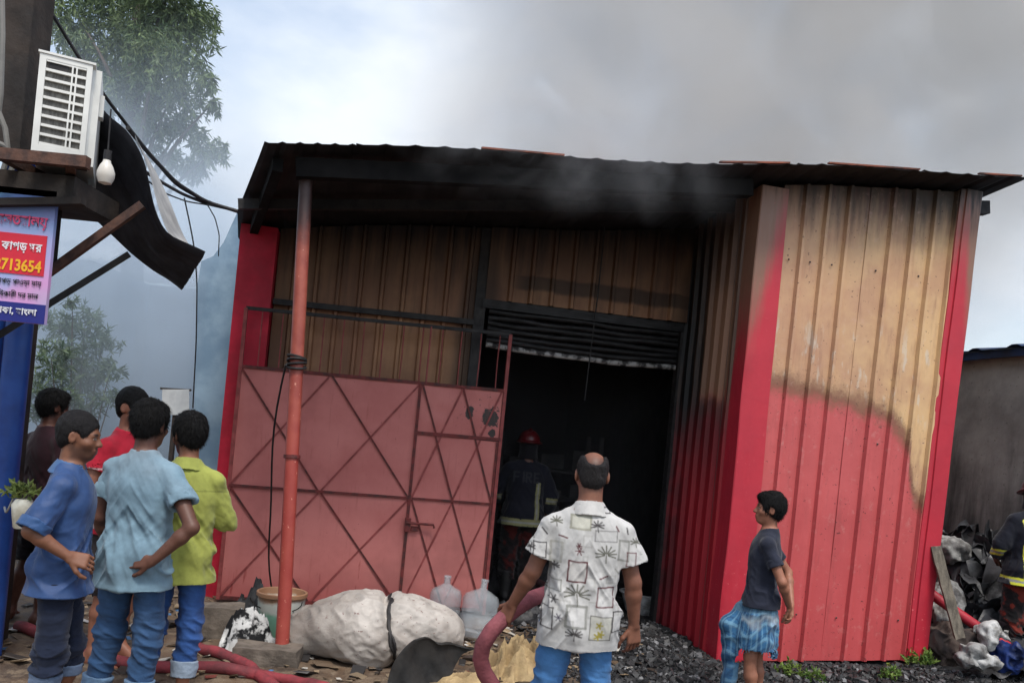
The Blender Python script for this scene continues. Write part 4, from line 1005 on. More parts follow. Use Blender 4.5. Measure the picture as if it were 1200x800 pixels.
person("person", "barefoot man in dark maroon shirt beside the blue pillar, seen from behind", stand(54, 545, 6.0), -28,
       dict(elL=(-.23, 0, 1.08), wrL=(-.16, .18, .95), elR=(.24, 0, 1.08), wrR=(.18, .18, .95), ankL=(-.16, -.06, .085), kneeL=(-.13, .02, .47)),
       skin=(92, 58, 46), H=1.60, head=(-14, -4, 0), hair='thick', h=.008, feet=(50, 10),
       top=shirt((66, 38, 46), .80, .6, .02, "maroon_shirt"), bottom=jeans((44, 42, 48), (.50, .50), None, 1.1, .2, name="shorts", mat=m_cloth, pocket=False))

# --- the boy in the checked lungi
def lungi(c):
    J = c['J']; S = c['S']; lo, hi = c['lo'].copy(), c['hi'].copy(); lo[2] = .05; hi[2] = 1.06; lo[1] -= .1; hi[1] += .12; f = Field(lo, hi, .0065)
    f.loft([(.47, 0, .0, .170, .155), (.56, 0, .0, .180, .165), (.70, 0, .0, .178, .158), (.82, 0, -.005, .165, .135), (.90, *c['T'](.97), .152, .112)], .02)
    f.cone((-.03, .13, .80), (-.05, .20, .68), .045, .060, .07); f.cone((-.05, .20, .68), (-.06, .16, .46), .058, .05, .06); f.cone((-.05, .17, .55), (-.07, .17, .16), .075, .05, .04, flat=True, sq=((1, 0, 0), .5))
    f.loft([(.40, 0, .0, .172, .150), (.53, 0, 0, .175, .155)], 0, 'cut')
    for s in 'LR': f.cone(J['knee'+s]+[0, 0, .02], J['ank'+s], .07, .07, .0, 'cut')
    V, Q = f.mesh(); N = vnormals(V, Q); x, y, z = V.T
    V = V+N*(.016*(.5-np.abs(vnoise(x*8, y*8+z*6, z*7+x*6))*1.8)+.010*fbm(x*7, y*7, z*3+x*6, 3)+.009*fbm(x*12, y*12, z*14+y*22, 3))[:, None]
    a = np.arctan2(x, y)*.2; base = np.tile(np.array(srgb(52, 98, 136)), (len(V), 1))
    lt, dkb, wh_ = np.array(srgb(110, 152, 176)), np.array(srgb(30, 56, 88)), np.array(srgb(198, 202, 200))
    zz = z+.05*np.sin(a*20)+.12*y
    for m, cc, al in ((np.mod(zz, .11) < .035, lt, .7), (np.mod(a, .085) < .03, dkb, .6), (np.mod(zz, .055) < .012, dkb, .5), (np.mod(a, .04) < .010, lt, .5)): base[m] = base[m]*(1-al)+cc*al
    wm = (np.clip(1-np.abs(z-.745+.12*fbm(x*9, y*9, z*9, 2))/.05, 0, 1)*(y < .12)*.5)[:, None]; base = base*(1-wm)+wh_*wm
    m = (z > .80); base[m] = base[m]*.4+np.array(srgb(84, 112, 128))*.6
    m = (z < .46); base[m] = base[m]*.5+dkb*.5
    np_obj("checked_lungi", V*S, Q, m_cloth, c['ob'], base)
person("person", "boy in dark navy t-shirt and blue checked lungi with hands clasped behind him", stand(892, 680, 5.55), 76,
       dict(shL=(-.16, -.015, 1.31), shR=(.16, -.03, 1.31), elL=(-.20, -.135, 1.06), wrL=(-.055, -.215, .865), elR=(.20, -.20, 1.09), wrR=(.03, -.235, .87), kneeL=(-.085, .03, .47), kneeR=(.085, -.02, .47), ankL=(-.09, 0, .085), ankR=(.09, -.06, .085)),
       skin=(150, 100, 78), H=1.43, head=(6, 2, 0), hair='thick', h=.0062, build=.92, fat=.90, lean=(0, -.015),
       hands=dict(L=dict(d=(.55, -.12, -.6), n=(.2, .9, .2), side=-1, curl=.5), R=dict(d=(-.30, -.10, -.9), n=(0, .9, 0), side=1, curl=.55)),
       top=shirt((46, 50, 66), .835, .60, .016, "navy_t_shirt", slw=.076, flare=.004, fold=1.1), bottom=lungi)

# --- firefighters
LET = dict(F=[((0, 0), (0, 1)), ((0, 1), (.6, 1)), ((0, .52), (.5, .52))], I=[((.15, 0), (.15, 1))], R=[((0, 0), (0, 1)), ((0, 1), (.5, 1)), ((.55, .95), (.55, .6)), ((0, .52), (.5, .52)), ((.25, .5), (.6, 0))], E=[((0, 0), (0, 1)), ((0, 1), (.6, 1)), ((0, .52), (.5, .52)), ((0, 0), (.6, 0))])
def fire_coat(bandc, textc, z_text, full=True):
    def paint(V, cols, N):
        x, y, z = V.T; b = np.array(srgb(*bandc)); tc = np.array(srgb(*textc)); cols = cols.copy()
        grey = np.array(srgb(176, 178, 172))
        def band(m, m2): cols[m] = b; cols[m2] = grey
        body = np.abs(x) < .215
        band(body & (np.abs(z-.80) < .032), body & (np.abs(z-.80) < .010))
        for sx in ((-1, 1) if full else (1,)):
            band(body & (np.abs(x-sx*.115) < .024) & (z > .83) & (z < 1.20) & (y < .03), body & (np.abs(x-sx*.115) < .008) & (z > .83) & (z < 1.20) & (y < .03))
        top_b = body & (np.abs(z-1.195) < .024) & (y < .03) & (np.abs(x) < .14); top_b = top_b & full; band(top_b, top_b & (np.abs(z-1.195) < .008))
        arm = np.abs(x) > .215; band(arm & (np.abs(z-1.02) < .028), arm & (np.abs(z-1.02) < .009))
        u = -.135
        for ch in 'FIRE':
            for (a, e) in LET[ch]:
                d = seg_d(x, z, (u+a[0]*.075, z_text+a[1]*.085), (u+e[0]*.075, z_text+e[1]*.085)); m = (d < .0095) & (y < -.03); cols[m] = tc
            u += .042 if ch == 'I' else .078
        return cols
    return paint
def camo(c1, c2):
    def paint(V, cols):
        n = fbm(V[:, 0]*12, V[:, 1]*12, V[:, 2]*12, 3); m = n > .10; cols = cols.copy(); cols[m] = np.array(srgb(*c1)); m = n < -.16; cols[m] = np.array(srgb(*c2)); return cols
    return paint
m_helm = M("red_helmet_shell", srgb(92, 20, 24), srgb(72, 16, 20), 6, .35, 0, None, .5); m_boot = M("black_rubber_boot", srgb(22, 22, 23), srgb(36, 35, 34), 8, .5)
def helmet(c):
    Hd, S = c['Hd'], c['S']; f = Field(Hd(0, 0, 0)-.24, Hd(0, 0, 0)+.24, .007)
    f.ell(Hd(0, -.01, .04), (.105, .125, .105), .01, rot=c['rq']); f.half(Hd(0, 0, .015), np.array(c['E'])@np.array([0, 0, -1.]))
    f.ell(Hd(0, -.015, .018), (.135, .175, .016), .02, rot=c['rq']); f.ell(Hd(0, -.02, .145), (.012, .10, .022), .02, rot=c['rq']); f.ell(Hd(0, -.01, -.0), (.088, .108, .09), .004, 'cut', c['rq'])
    V, Q = f.mesh(); o = np_obj("helmet", V*S, Q, m_helm, c['ob'])
    f2 = Field(Hd(0, 0, 0)-.24, Hd(0, 0, 0)+.24, .008); f2.loft([(1.42, *c['T'](1.42), .10, .10), (1.50, *c['T'](1.45), .088, .10), (1.58, *c['T'](1.45), .094, .115)], .01); f2.ell(Hd(0, .10, -.03), (.075, .08, .12), .01, 'cut')
    V, Q = f2.mesh(); np_obj("neck_guard", V*S, Q, m_cloth, c['ob'], np.tile(np.array(srgb(24, 24, 28)), (len(V), 1)))
def boots(c):
    for s in 'LR':
        a = c['J']['ank'+s]; f = Field(a-np.array([.14, .16, .09]), a+np.array([.14, .26, .34]), .008)
        f.cone(a+[0, 0, .22], a+[0, -.01, -.02], .072, .058, .02, flat0=True); f.cone((a[0], a[1]-.03, .045), (a[0], a[1]+.14, .04), .048, .045, .03); f.half((0, 0, .001), (0, 0, -1))
        V, Q = f.mesh(); np_obj("boot", V*c['S'], Q, m_boot, c['ob'])
def ff_bottom(c1, c2, base):
    def mk(c): jeans(base, (.22, .22), None, 1.25, .1, .98, "trousers", m_cloth, paint=camo(c1, c2), pocket=False)(c); boots(c)
    return mk
person("person", "firefighter in red helmet and dark coat marked FIRE inside the dark doorway", stand(616, 560, 8.7), 8,
       dict(elL=(-.27, .04, 1.10), wrL=(-.22, .2, .95), elR=(.27, 0, 1.06), wrR=(.26, .12, .88)), skin=(90, 60, 48), H=1.70, head=(0, 0, 0), hair=None, h=.009, build=1.08, fat=1.05,
       top=shirt((34, 36, 48), .76, 1.8, .035, "fire_coat", paint=fire_coat((170, 168, 120), (62, 64, 70), 1.20, False), slw=.088, flare=.02), bottom=ff_bottom((92, 30, 26), (20, 20, 22), (40, 30, 32)), helmet=helmet)
person("person", "firefighter with yellow reflective coat bands beside the rubble at right edge", stand(1209, 640, 7.25), 0,
       dict(elL=(-.25, .02, 1.10), wrL=(-.19, .18, .98), elR=(.28, 0, 1.06), wrR=(.24, .14, .9)), skin=(90, 60, 48), H=1.62, head=(0, -14, 0), hair=None, h=.008, build=1.08, fat=1.05,
       top=shirt((30, 33, 46), .76, 1.85, .035, "fire_coat", paint=fire_coat((250, 252, 80), (252, 252, 110), 1.235), slw=.088, flare=.02), bottom=ff_bottom((132, 48, 36), (22, 20, 22), (44, 32, 32)), helmet=helmet)

# ------------------------------------------------------------------ left: the shop with its pillar, bracket, awning, sign
m_dark = M("grimy_dark_render", srgb(38, 34, 32), srgb(58, 50, 45), 5, .85, 0, (18, .5))
m_blue = M("blue_gloss_paint", srgb(34, 76, 150), srgb(24, 58, 124), 4, .45, 0, (10, .1))
m_rust = M("rusty_angle_iron", srgb(94, 66, 54), srgb(62, 46, 42), 16, .75, 0, (40, .4))
m_brick = M("sooty_brick", srgb(84, 60, 50), srgb(56, 46, 42), 9, .9, 0, (30, .5))
s0 = at(8, 640, 5.1); s0.z = 0
shop = thing("shop_building", "dark shopfront with blue painted pillar at the left edge", "building", s0)
A = at(-260, 40, 4.75); B_ = at(36, 40, 4.75)
MB().box((A.x, 4.75, 2.95), (B_.x, 4.95, 5.2)).build("upper_wall", m_dark, shop)
e0 = at(-200, 560, 5.3)
# brick pier: courses as pieces
wallp = MB().box((e0.x, 5.32, -.05), (at(6, 560, 5.3).x, 5.5, 2.9)).build("wall", m_dark, shop)
for r in range(34):
    for q in range(4):
        x1 = at(8, 560, 5.3).x-.24*q-(.12 if r % 2 else 0); x0_ = x1-.228
        MB().box((x0_, 5.290+.008*random.random(), .02+r*.085), (x1 if q or not r % 2 else x1+.11, 5.325, .02+r*.085+.073)).build("brick", m_brick, wallp)
pt, pb_ = at(20, 300, 5.1), at(4, 690, 5.1)
px_ = (pt.x+pb_.x)/2
MB().tube([(px_, 5.1, -.05), (px_, 5.1, 3.0)], .074, 20).build("pillar", m_blue, shop, smooth=True)
MB().tube([(px_-.15, 5.12, -.05), (px_-.15, 5.12, 3.0)], .05, 16).build("pillar", m_blue, shop, smooth=True)
# AC bracket
zb = at(70, 195, 4.25).z
L0, R0 = at(-60, 190, 4.18), at(112, 208, 4.18)
MB().bar((L0.x, 4.10, zb-.01), (R0.x, 4.10, zb-.01), .05, .055).build("bracket_bar", m_rust, shop)
MB().bar((L0.x, 4.62, zb-.01), (R0.x-.28, 4.62, zb-.01), .05, .05).build("bracket_bar", m_rust, shop)
MB().bar((R0.x-.10, 4.13, zb-.012), (R0.x-.34, 4.60, zb-.012), .045, .045).build("bracket_bar", m_rust, shop)
MB().bar((R0.x-.42, 4.13, zb-.012), (R0.x-.42, 4.60, zb-.012), .045, .045).build("bracket_bar", m_rust, shop)
q0, q1 = at(2, 214, 4.3), at(104, 240, 4.3)
MB().box((q0.x-.3, 4.22, q1.z), (q1.x-.04, 4.70, zb-.05)).build("soffit_box", m_dark, shop)
MB().bar(at(-30, 238, 4.2), at(98, 236, 4.2), .05, .035).build("sign_rail", m_dark, shop)
MB().bar(at(56, 320, 4.5), at(167, 240, 4.58), .045, .04).build("strut", m_rust, shop)
MB().bar(at(-5, 395, 4.6), at(151, 298, 4.93), .035, .035).build("strut", m_char, shop)
MB().bar(at(68, 238, 4.5), at(60, 318, 4.5), .035, .03).build("strut", m_char, shop)
# bent awning sheet, corrugated along its slope; near edge and far edge as rails
def rail(pts, n):
    out = []; L = [0]
    for a, b in zip(pts, pts[1:]): L.append(L[-1]+(b-a).length)
    for i in range(n):
        s = L[-1]*i/(n-1); k = max(j for j in range(len(L)-1) if L[j] <= s+1e-9); out.append(pts[k].lerp(pts[k+1], (s-L[k])/(L[k+1]-L[k]+1e-9)))
    for _ in range(2): out = [out[0]]+[(out[i-1]+out[i]*2+out[i+1])/4 for i in range(1, len(out)-1)]+[out[-1]]
    return out
nr = rail([at(60, 214, 5.0), at(104, 254, 5.0), at(150, 297, 5.0), at(182, 320, 5.0), at(211, 343, 5.0)], 25)
fr = rail([at(104, 118, 4.55), at(122, 142, 4.55), at(148, 160, 4.55), at(168, 196, 4.55), at(181, 258, 4.6), at(192, 281, 4.65), at(238, 302, 4.7)], 25)
m_awn = M("shaded_tin_sheet", srgb(44, 45, 51), srgb(28, 28, 33), 6, .6, 0, (14, .3), .25)  # dark base colour carries the shade of the unlit underside
P = []
for i in range(25):
    row = []
    for j in range(41):
        f_ = j/40; q = nr[i].lerp(fr[i], f_); nrm = Vector((.35, -.35, .85))
        row.append(q+nrm*(.030*(1 if (j % 8) in (0, 1) else 0)+.012*float(vnoise(i*.22, j*.12, 5))))
    P.append(row)
b = MB(); b.slab(P, (.002, 0, .004)); b.build("awning_sheet", m_awn, shop, smooth=True)
m_tin = M("pale_weathered_tin", srgb(176, 174, 170), srgb(140, 138, 136), 5, .55, .2, (14, .2))
ra = rail([at(158, 160, 5.25), at(172, 192, 5.25), at(186, 250, 5.2), at(200, 285, 5.1), at(232, 300, 5.05)], 14); rb_ = rail([at(160, 168, 5.7), at(180, 196, 5.75), at(198, 232, 5.8), at(212, 270, 5.7), at(226, 296, 5.5)], 14)
b = MB(); b.slab([[ra[i].lerp(rb_[i], j/10)+Vector((0, 0, .012 if j % 3 == 0 else 0)) for j in range(11)] for i in range(14)], (.002, 0, -.004)); b.build("awning_sheet", m_tin, shop, smooth=True)
# conduits by the bracket
for k, pts in enumerate(([(-6, 120), (6, 150), (10, 180), (2, 205)], [(-8, 165), (8, 172), (16, 192), (4, 225)], [(2, -20), (3, 40), (1, 110), (-4, 150)])):
    MB().tube([at(a, c_, 4.45) for a, c_ in pts], .014, 8).build("conduit", M("grey_conduit", srgb(120, 118, 114), None, 6), shop, smooth=True)

# ------------------------------------------------------------------ air conditioner
acb = at(70, 194, 4.3)
ac = thing("air_conditioner", "white outdoor air conditioner unit with louvred grille on the shop bracket", "air conditioner", (acb.x+.02, 4.3, zb+.02), rad(25))
m_acw = M("white_enamel", srgb(226, 226, 220), srgb(206, 206, 200), 3, .4, 0, None, .5); m_fin = M("condenser_fins", srgb(120, 118, 112), srgb(84, 82, 78), 60, .6, .2, (90, .4), stretch=(1, 1, .3))
aw, ad, ah = .30, .70, .535
bm = bmesh.new(); bmesh.ops.create_cube(bm, size=1)
for v in bm.verts: v.co = Vector((v.co.x*aw, v.co.y*ad+ad/2-.14, v.co.z*ah+ah/2))
bmesh.ops.bevel(bm, geom=[e for e in bm.edges if abs((e.verts[0].co-e.verts[1].co).z) > .1 and e.verts[0].co.x > 0], offset=.045, segments=5, affect='EDGES')
me = bpy.data.meshes.new("casing"); bm.to_mesh(me); bm.free(); me.materials.append(m_acw)
casing = bpy.data.objects.new("casing", me); COL.objects.link(casing); casing.parent = ac; INV[casing] = INV[ac]
y0 = -.14
MB().box((-.125, y0-.004, .055), (.085, y0+.01, .505)).build("condenser_coil", m_fin, ac, local=True)
fr_ = MB()
for (x0, x1, z0, z1) in ((-.15, -.118, 0, ah), (.078, .105, 0, ah), (-.118, .078, 0, .050), (-.118, .078, .507, ah)): fr_.box((x0, y0-.022, z0+.001), (x1, y0-.0005, z1-.001))
fr_.build("end_panel", m_acw, ac, local=True)
for i in range(10):
    z = .050+i*.0497
    MB().box((-.117, y0-.020, z), (.077, y0-.005, z+.014)).build("louvre", m_acw, ac, local=True)
MB().box((.006, y0-.021, .051), (.014, y0-.006, .506)).box((.026, y0-.021, .051), (.034, y0-.006, .506)).build("louvre", m_acw, ac, local=True)
MB().box((-.105, y0-.012, .462), (-.01, y0-.004, .500)).build("handle_recess", m_char, ac, local=True)
MB().box((-.158, y0-.028, ah), (.12, ad+y0+.006, ah+.012)).build("lid", m_acw, ac, local=True)
MB().box((.150, y0+.10, .30), (.172, y0+.18, .42)).build("valve_cover", m_acw, ac, local=True)
for sx in (-.13, .06): MB().box((sx, y0+.02, -.018), (sx+.06, y0+.1, 0)).build("foot", m_char, ac, local=True)

# light bulb under the awning
bl_p = at(124, 203, 3.95)
bulb = thing("light_bulb", "white light bulb hanging under the dark awning", "bulb", bl_p)
MB().lathe([(.0, -.055), (.028, -.046), (.039, -.018), (.039, .004), (.028, .034), (.018, .05), (.016, .062), (0, .062)], Matrix.Translation(bl_p)).build("globe", M("frosted_glass", srgb(214, 210, 200), srgb(196, 190, 180), 4, .35), bulb, smooth=True)
MB().tube([bl_p+Vector((0, 0, .06)), bl_p+Vector((0, 0, .105))], .017, 12).build("socket", m_char, bulb); MB().tube([bl_p+Vector((0, 0, .10)), bl_p+Vector((-.01, .01, .3))], .004, 6).build("flex", m_char, bulb)

# ------------------------------------------------------------------ the sign
m_sg = dict(blue=M("sign_blue", srgb(36, 44, 128), srgb(32, 38, 116), 3, .5), red=M("sign_red", srgb(206, 40, 60), srgb(196, 36, 54), 3, .5), white=M("sign_white", srgb(228, 228, 232), srgb(216, 216, 220), 3, .5), yellow=M("sign_yellow", srgb(232, 176, 40), srgb(226, 168, 36), 3, .5), pink=M("sign_letter_pink", srgb(206, 70, 110), srgb(196, 60, 100), 3, .5), black=M("sign_black", srgb(40, 40, 50), None, 3, .5))
sgc = at(59, 305, 4.22); SGW, SGH = .62, .66
t = NT("sign_gradient_print"); p = t.obj(); x, y, z = t.xyz(p); n = t.noise(3.2, 3, .5, p)
c = t.mix(t.rng(n, .35, .65), srgb(150, 170, 214), srgb(206, 150, 200)); c = t.mix(t.rng(z, .40, .62), c, srgb(70, 96, 150)); c = t.mix(t.rng(t.noise(2, 2, .5, p), .55, .7, 0, .6), c, srgb(110, 190, 190))
m_sgb = t.fin(c, .5)
sgl = (sgc.x-SGW, 4.22, at(30, 378, 4.22).z)
sign = thing("shop_sign", "printed shop sign with red and yellow lettering below the air conditioner", "sign", sgl)
MB().box((0, 0, 0), (SGW, .025, SGH)).build("board", m_sgb, sign, local=True)
MB().box((0, -.003, 0), (SGW, -.0005, .095)).build("blue_band", m_sg['blue'], sign, local=True)
MB().box((.02, -.004, .235), (SGW-.025, -.0005, .435)).build("red_band", m_sg['red'], sign, local=True)
def words(txt, size, x1, z, mat, name="lettering", y=-.006, sx=1.0, bold=.0):
    cu = bpy.data.curves.new(name, 'FONT'); cu.body = txt; cu.size = size; cu.align_x = 'RIGHT'; cu.extrude = .0012; cu.offset = bold; cu.resolution_u = 3
    o = bpy.data.objects.new(name, cu); COL.objects.link(o); dg = bpy.context.evaluated_depsgraph_get(); me = bpy.data.meshes.new_from_object(o.evaluated_get(dg)); bpy.data.objects.remove(o); bpy.data.curves.remove(cu)
    me.transform(Matrix.Translation((x1, y, z)) @ Matrix.Diagonal((sx, 1, 1, 1)) @ Matrix.Rotation(rad(90), 4, 'X')); me.materials.append(mat); me.name = name
    q = bpy.data.objects.new(name, me); COL.objects.link(q); q.parent = sign; INV[q] = INV[sign]; return q
words("জনতা ভাই ভাই বসতরালয়", .074, SGW-.03, .475, m_sg['pink'], sx=.8, bold=.0015); words("শাড়ী লুঙগী এবং তৈরী কাপড় ঘর", .058, SGW-.045, .352, m_sg['white'], sx=.85, bold=.001); words("01752713654", .078, SGW-.038, .252, m_sg['yellow'], sx=.85, bold=.002)
words("এখান সকল কাপড় পাওয়া যায়", .036, SGW-.03, .185, m_sg['black'], sx=.9); words("খুচরা ও পাইকারী দর মাল", .036, SGW-.04, .122, m_sg['black'], sx=.9); words("সদর বাজার, ঢাকা, বাংলা", .044, SGW-.04, .038, m_sg['white'], bold=.001)

# ------------------------------------------------------------------ cables
m_cab = M("black_cable", srgb(30, 30, 32), srgb(50, 50, 52), 9, .6)
def cable(pts, r, label, name="cable", n=26, sag=0.0, mat=None):
    Pn = rail([Vector(q) for q in pts], n); return tag(MB().tube(Pn, r, 7).build(name, mat or m_cab, None, smooth=True), label, "cable")
anchor = W(-4.1, BW-.2, 3.32)
for k, (pts, r, lab) in enumerate((
    ([(40, -20, 5.3), (75, 40, 5.4), (120, 110, 5.6), (172, 176, 6.0), (205, 216, 6.6), (240, 236, 7.2)], .012, "upper thick black cable running from top left to the warehouse corner"),
    ([(150, 150, 5.5), (176, 182, 6.0), (206, 214, 6.6), (242, 237, 7.2)], .016, "thickest black cable of the bundle above the awning"),
    ([(165, 198, 5.6), (190, 214, 6.2), (215, 228, 6.8), (246, 240, 7.3)], .013, "lower black cable of the bundle leaving from behind the awning"),
    ([(168, 208, 5.6), (192, 226, 6.2), (218, 236, 6.8), (248, 241, 7.3)], .006, "thin slack wire under the cable bundle by the awning"))):
    cable([at(*q) for q in pts]+[anchor+Vector((0, 0, .012*k))], r, lab)
cable([at(216, 232, 6.8), at(221, 255, 6.9), at(228, 290, 7.0), at(231, 330, 7.2), at(230, 400, 7.4), at(226, 478, 7.6)], .006, "thin wire dropping from the cable bundle in front of the smoky alley")
cable([at(243, 240, 7.3), at(252, 255, 7.5), at(257, 275, 7.7), at(256, 300, 7.9)], .005, "short thin wire curving down beside the red pillar top")

# ------------------------------------------------------------------ alley behind the group
m_bw = M("blue_grey_limewash", srgb(142, 166, 184), srgb(112, 138, 160), 2.2, .8, 0, (9, .3))
poly = [(229, 640), (227, 520), (229, 420), (231, 335), (236, 306), (250, 300), (262, 284), (272, 262), (284, 236), (300, 236), (300, 640)]
Wd = 8.55
vsf = [at(a, c_, Wd) for a, c_ in poly]; n = len(vsf)
bwb = MB(); bwb.add(vsf+[v+Vector((0, .18, 0)) for v in vsf], [tuple(range(n)), tuple(range(2*n-1, n-1, -1))]+[(i, i+n, (i+1) % n+n, (i+1) % n) for i in range(n)])
tag(bwb.build("blue_wall", m_bw, None), "blue grey wall stump between the alley and the warehouse", "wall")
nt_ = thing("notice", "pale paper notice on a post in the smoky alley", "notice", at(206, 484, 8.25))
b = MB(); b.slab([[at(190+32*i/4, 456+30*j/4, 8.25)+Vector((0, .01*math.sin(i*1.1), 0)) for i in range(5)] for j in range(5)], (0, .006, 0)); b.build("paper", M("pale_paper", srgb(196, 200, 200), srgb(176, 180, 182), 6), nt_)
MB().bar(at(188, 455, 8.28), at(224, 457, 8.28), .02, .02).build("batten", m_dark, nt_); q_ = at(207, 470, 8.29); MB().box((q_.x-.02, 8.27, -.05), (q_.x+.02, 8.31, q_.z+.1)).build("post", m_dark, nt_)
m_alw = M("grey_blue_render", srgb(96, 112, 126), srgb(76, 90, 104), 1.2, .85, 0, (6, .3)); m_alr = M("pale_fibre_roof", srgb(206, 206, 204), srgb(170, 172, 172), 2, .7)
ab = at(140, 470, 14.5); ab.z = 0
ah_ = thing("alley_shed", "low grey shed with pale roof behind smoke at the end of the alley", "building", ab)
a0, a1 = at(-120, 470, 14).x, at(250, 470, 14).x
MB().box((a0, 14.2, -.05), (a1, 17, 3.6)).build("wall", m_alw, ah_)
P = [[Vector((a0-.2+(a1-a0+.4)*j/60, 13.7+3.6*i, 3.55+.9*i+(.035 if j % 3 == 0 else 0))) for j in range(61)] for i in range(2)]
b = MB(); b.slab(P, (0, 0, .01)); b.build("roof", m_alr, ah_)
w_ = at(100, 420, 14.1)
MB().box((w_.x-.5, 14.12, 1.6), (w_.x+.4, 14.21, 2.6)).build("window", m_dark, ah_)
b2 = thing("alley_house", "white roofed house glimpsed between sign and awning", "building", Vector((at(100, 300, 11.5).x, 11.5, 0)))
h0, h1 = at(40, 290, 11.5).x, at(150, 290, 11.5).x
MB().box((h0, 11.4, -.05), (h1-.4, 13.2, 3.45)).build("wall", m_alw, b2)
P = [[Vector((h0-.2+(h1-h0+.2)*j/40, 11.1+1.5*i, 3.42+.75*i+(.03 if j % 4 == 0 else 0))) for j in range(41)] for i in range(2)]
b = MB(); b.slab(P, (0, 0, .01)); b.build("roof", m_alr, b2)

# ------------------------------------------------------------------ foliage
def leaf_mesh(name, centres, dirs, L, Wd_, mat, parent, cols, droop=.0):
    """folded diamond leaves: centres (n,3), dirs (n,3)"""
    n = len(centres); d = dirs/np.linalg.norm(dirs, axis=1, keepdims=True); r = RNG.normal(size=(n, 3)); s = np.cross(d, r); s /= np.linalg.norm(s, axis=1, keepdims=True); u = np.cross(s, d)
    L = (L*RNG.uniform(.6, 1.3, n))[:, None]; w = (Wd_*RNG.uniform(.7, 1.2, n))[:, None]
    V = np.stack([centres, centres+d*L*.45+s*w, centres+d*L-[0, 0, droop], centres+d*L*.45-s*w, centres+d*L*.5-u*w*.5], 1).reshape(-1, 3)
    o = np.arange(n)[:, None]*5; Q = np.concatenate([o+[0, 1, 4], o+[1, 2, 4], o+[2, 3, 4], o+[3, 0, 4]])
    I = np.array(INV[parent]); V = V@I[:3, :3].T+I[:3, 3]
    return np_obj(name, V, Q, mat, parent, np.repeat(cols, 5, 0), smooth=False)
t = NT("leaf"); a = t.n('Attribute', attribute_name='Col').outputs['Color']; t.fin(a, .55, 0, .35)
tr = t.n('BsdfTranslucent'); t.i(tr, 'Color', a); mx = t.n('MixShader'); t.i(mx, 0, .25); t.t.links.new(t.b.outputs[0], mx.inputs[1]); t.t.links.new(tr.outputs[0], mx.inputs[2]); t.t.links.new(mx.outputs[0], t.out.inputs[0]); m_leaf = t.m
m_bark = M("grey_bark", srgb(104, 94, 84), srgb(74, 66, 60), 9, .9, 0, (26, .7))
def foliage(clumps, n, L, w, c1, c2, parent, mat, hang=.8, name="crown", sub=9):
    C, D, K = [], [], []
    tot = sum(r**2 for _, r in clumps)
    for c, r in clumps:
        m = max(20, int(n*r*r/tot)); twigs = max(3, m//sub)
        for _ in range(twigs):
            o = RNG.normal(size=3); o /= np.linalg.norm(o); o = np.array(c)+o*r*RNG.uniform(.15, 1.0)**.6*np.array([1, 1, .85])
            td = RNG.normal(size=3)*.5+np.array([0, 0, -hang]); td /= np.linalg.norm(td); tl = r*RNG.uniform(.25, .6)
            shade = RNG.uniform(0, 1)
            for i in range(sub):
                f_ = i/sub; C.append(o+td*tl*f_); D.append(td*.8+RNG.normal(size=3)*.55); K.append(np.array(c1)*(1-shade)+np.array(c2)*shade)
    K = np.array(K)*RNG.uniform(.75, 1.2, (len(K), 1))
    return leaf_mesh(name, np.array(C), np.array(D), L, w, mat, parent, K)
TD = 13.0; tb = at(150, 470, TD); tb.z = gh(tb.x, tb.y)
tree = thing("tree", "tall tree with drooping leaves rising behind the shop", "tree", tb)
clp = [(90, 20, 34), (120, -20, 42), (150, 15, 44), (195, -10, 44), (215, 30, 40), (238, 20, 22), (185, 60, 40), (130, 65, 36), (225, 75, 26), (160, 100, 34), (205, 105, 34), (125, 110, 26), (85, 45, 20), (180, 140, 28), (215, 145, 22), (240, 168, 22), (212, 186, 22), (232, 196, 16), (256, 176, 14), (226, 206, 10), (250, 120, 12), (242, 95, 14), (190, 180, 16), (160, -60, 46), (215, -60, 40), (105, -70, 36), (165, 40, 34), (110, 80, 24)]
clumps = [(at(a, c_, TD+RNG.uniform(-1, 1)), r*TD/1000) for a, c_, r in clp]
trunk_top = at(165, -40, TD)
MB().tube([tb-Vector((0, 0, .2)), tb.lerp(trunk_top, .35)+Vector((.12, 0, 0)), tb.lerp(trunk_top, .7)-Vector((.08, 0, 0)), trunk_top], .17, 12, rfun=lambda f: .19*(1-f)+.05).build("trunk", m_bark, tree, smooth=True)
for c, r in clumps[::2]:
    c = Vector(c); f_ = min(.95, max(.35, (c.z-1.0)/(trunk_top.z+.5))); o = tb.lerp(trunk_top, f_*.9); mid_ = o.lerp(c, .5)+Vector((0, 0, .3)); MB().tube(rail([o, mid_, c], 8), .05, 7, rfun=lambda f: .05*(1-f)+.008).build("limb", m_bark, tree, smooth=True)
foliage(clumps, 27000, .13, .015, srgb(72, 94, 64), srgb(130, 148, 100), tree, m_leaf, hang=1.1)
SD = 8.7; sb = at(92, 520, SD); sb.z = 0
shrub = thing("alley_shrub", "grey green shrub with long leaves in the smoky alley", "shrub", sb)
sc_l = [(70, 380, 24), (100, 375, 22), (120, 400, 22), (90, 415, 28), (60, 420, 22), (130, 430, 18), (105, 445, 26), (70, 455, 26), (45, 450, 18), (130, 465, 16), (85, 355, 10), (38, 480, 16), (100, 480, 24)]
cl2 = [(at(a, c_, SD+RNG.uniform(-.4, .4)), r*SD/1000) for a, c_, r in sc_l]
for c, r in cl2: MB().tube(rail([sb+Vector((RNG.uniform(-.1, .1), RNG.uniform(-.1, .1), -.05)), sb.lerp(Vector(c), .55)+Vector((0, 0, .1)), Vector(c)], 7), .02, 6, rfun=lambda f: .018*(1-f)+.004).build("stem", m_bark, shrub, smooth=True)
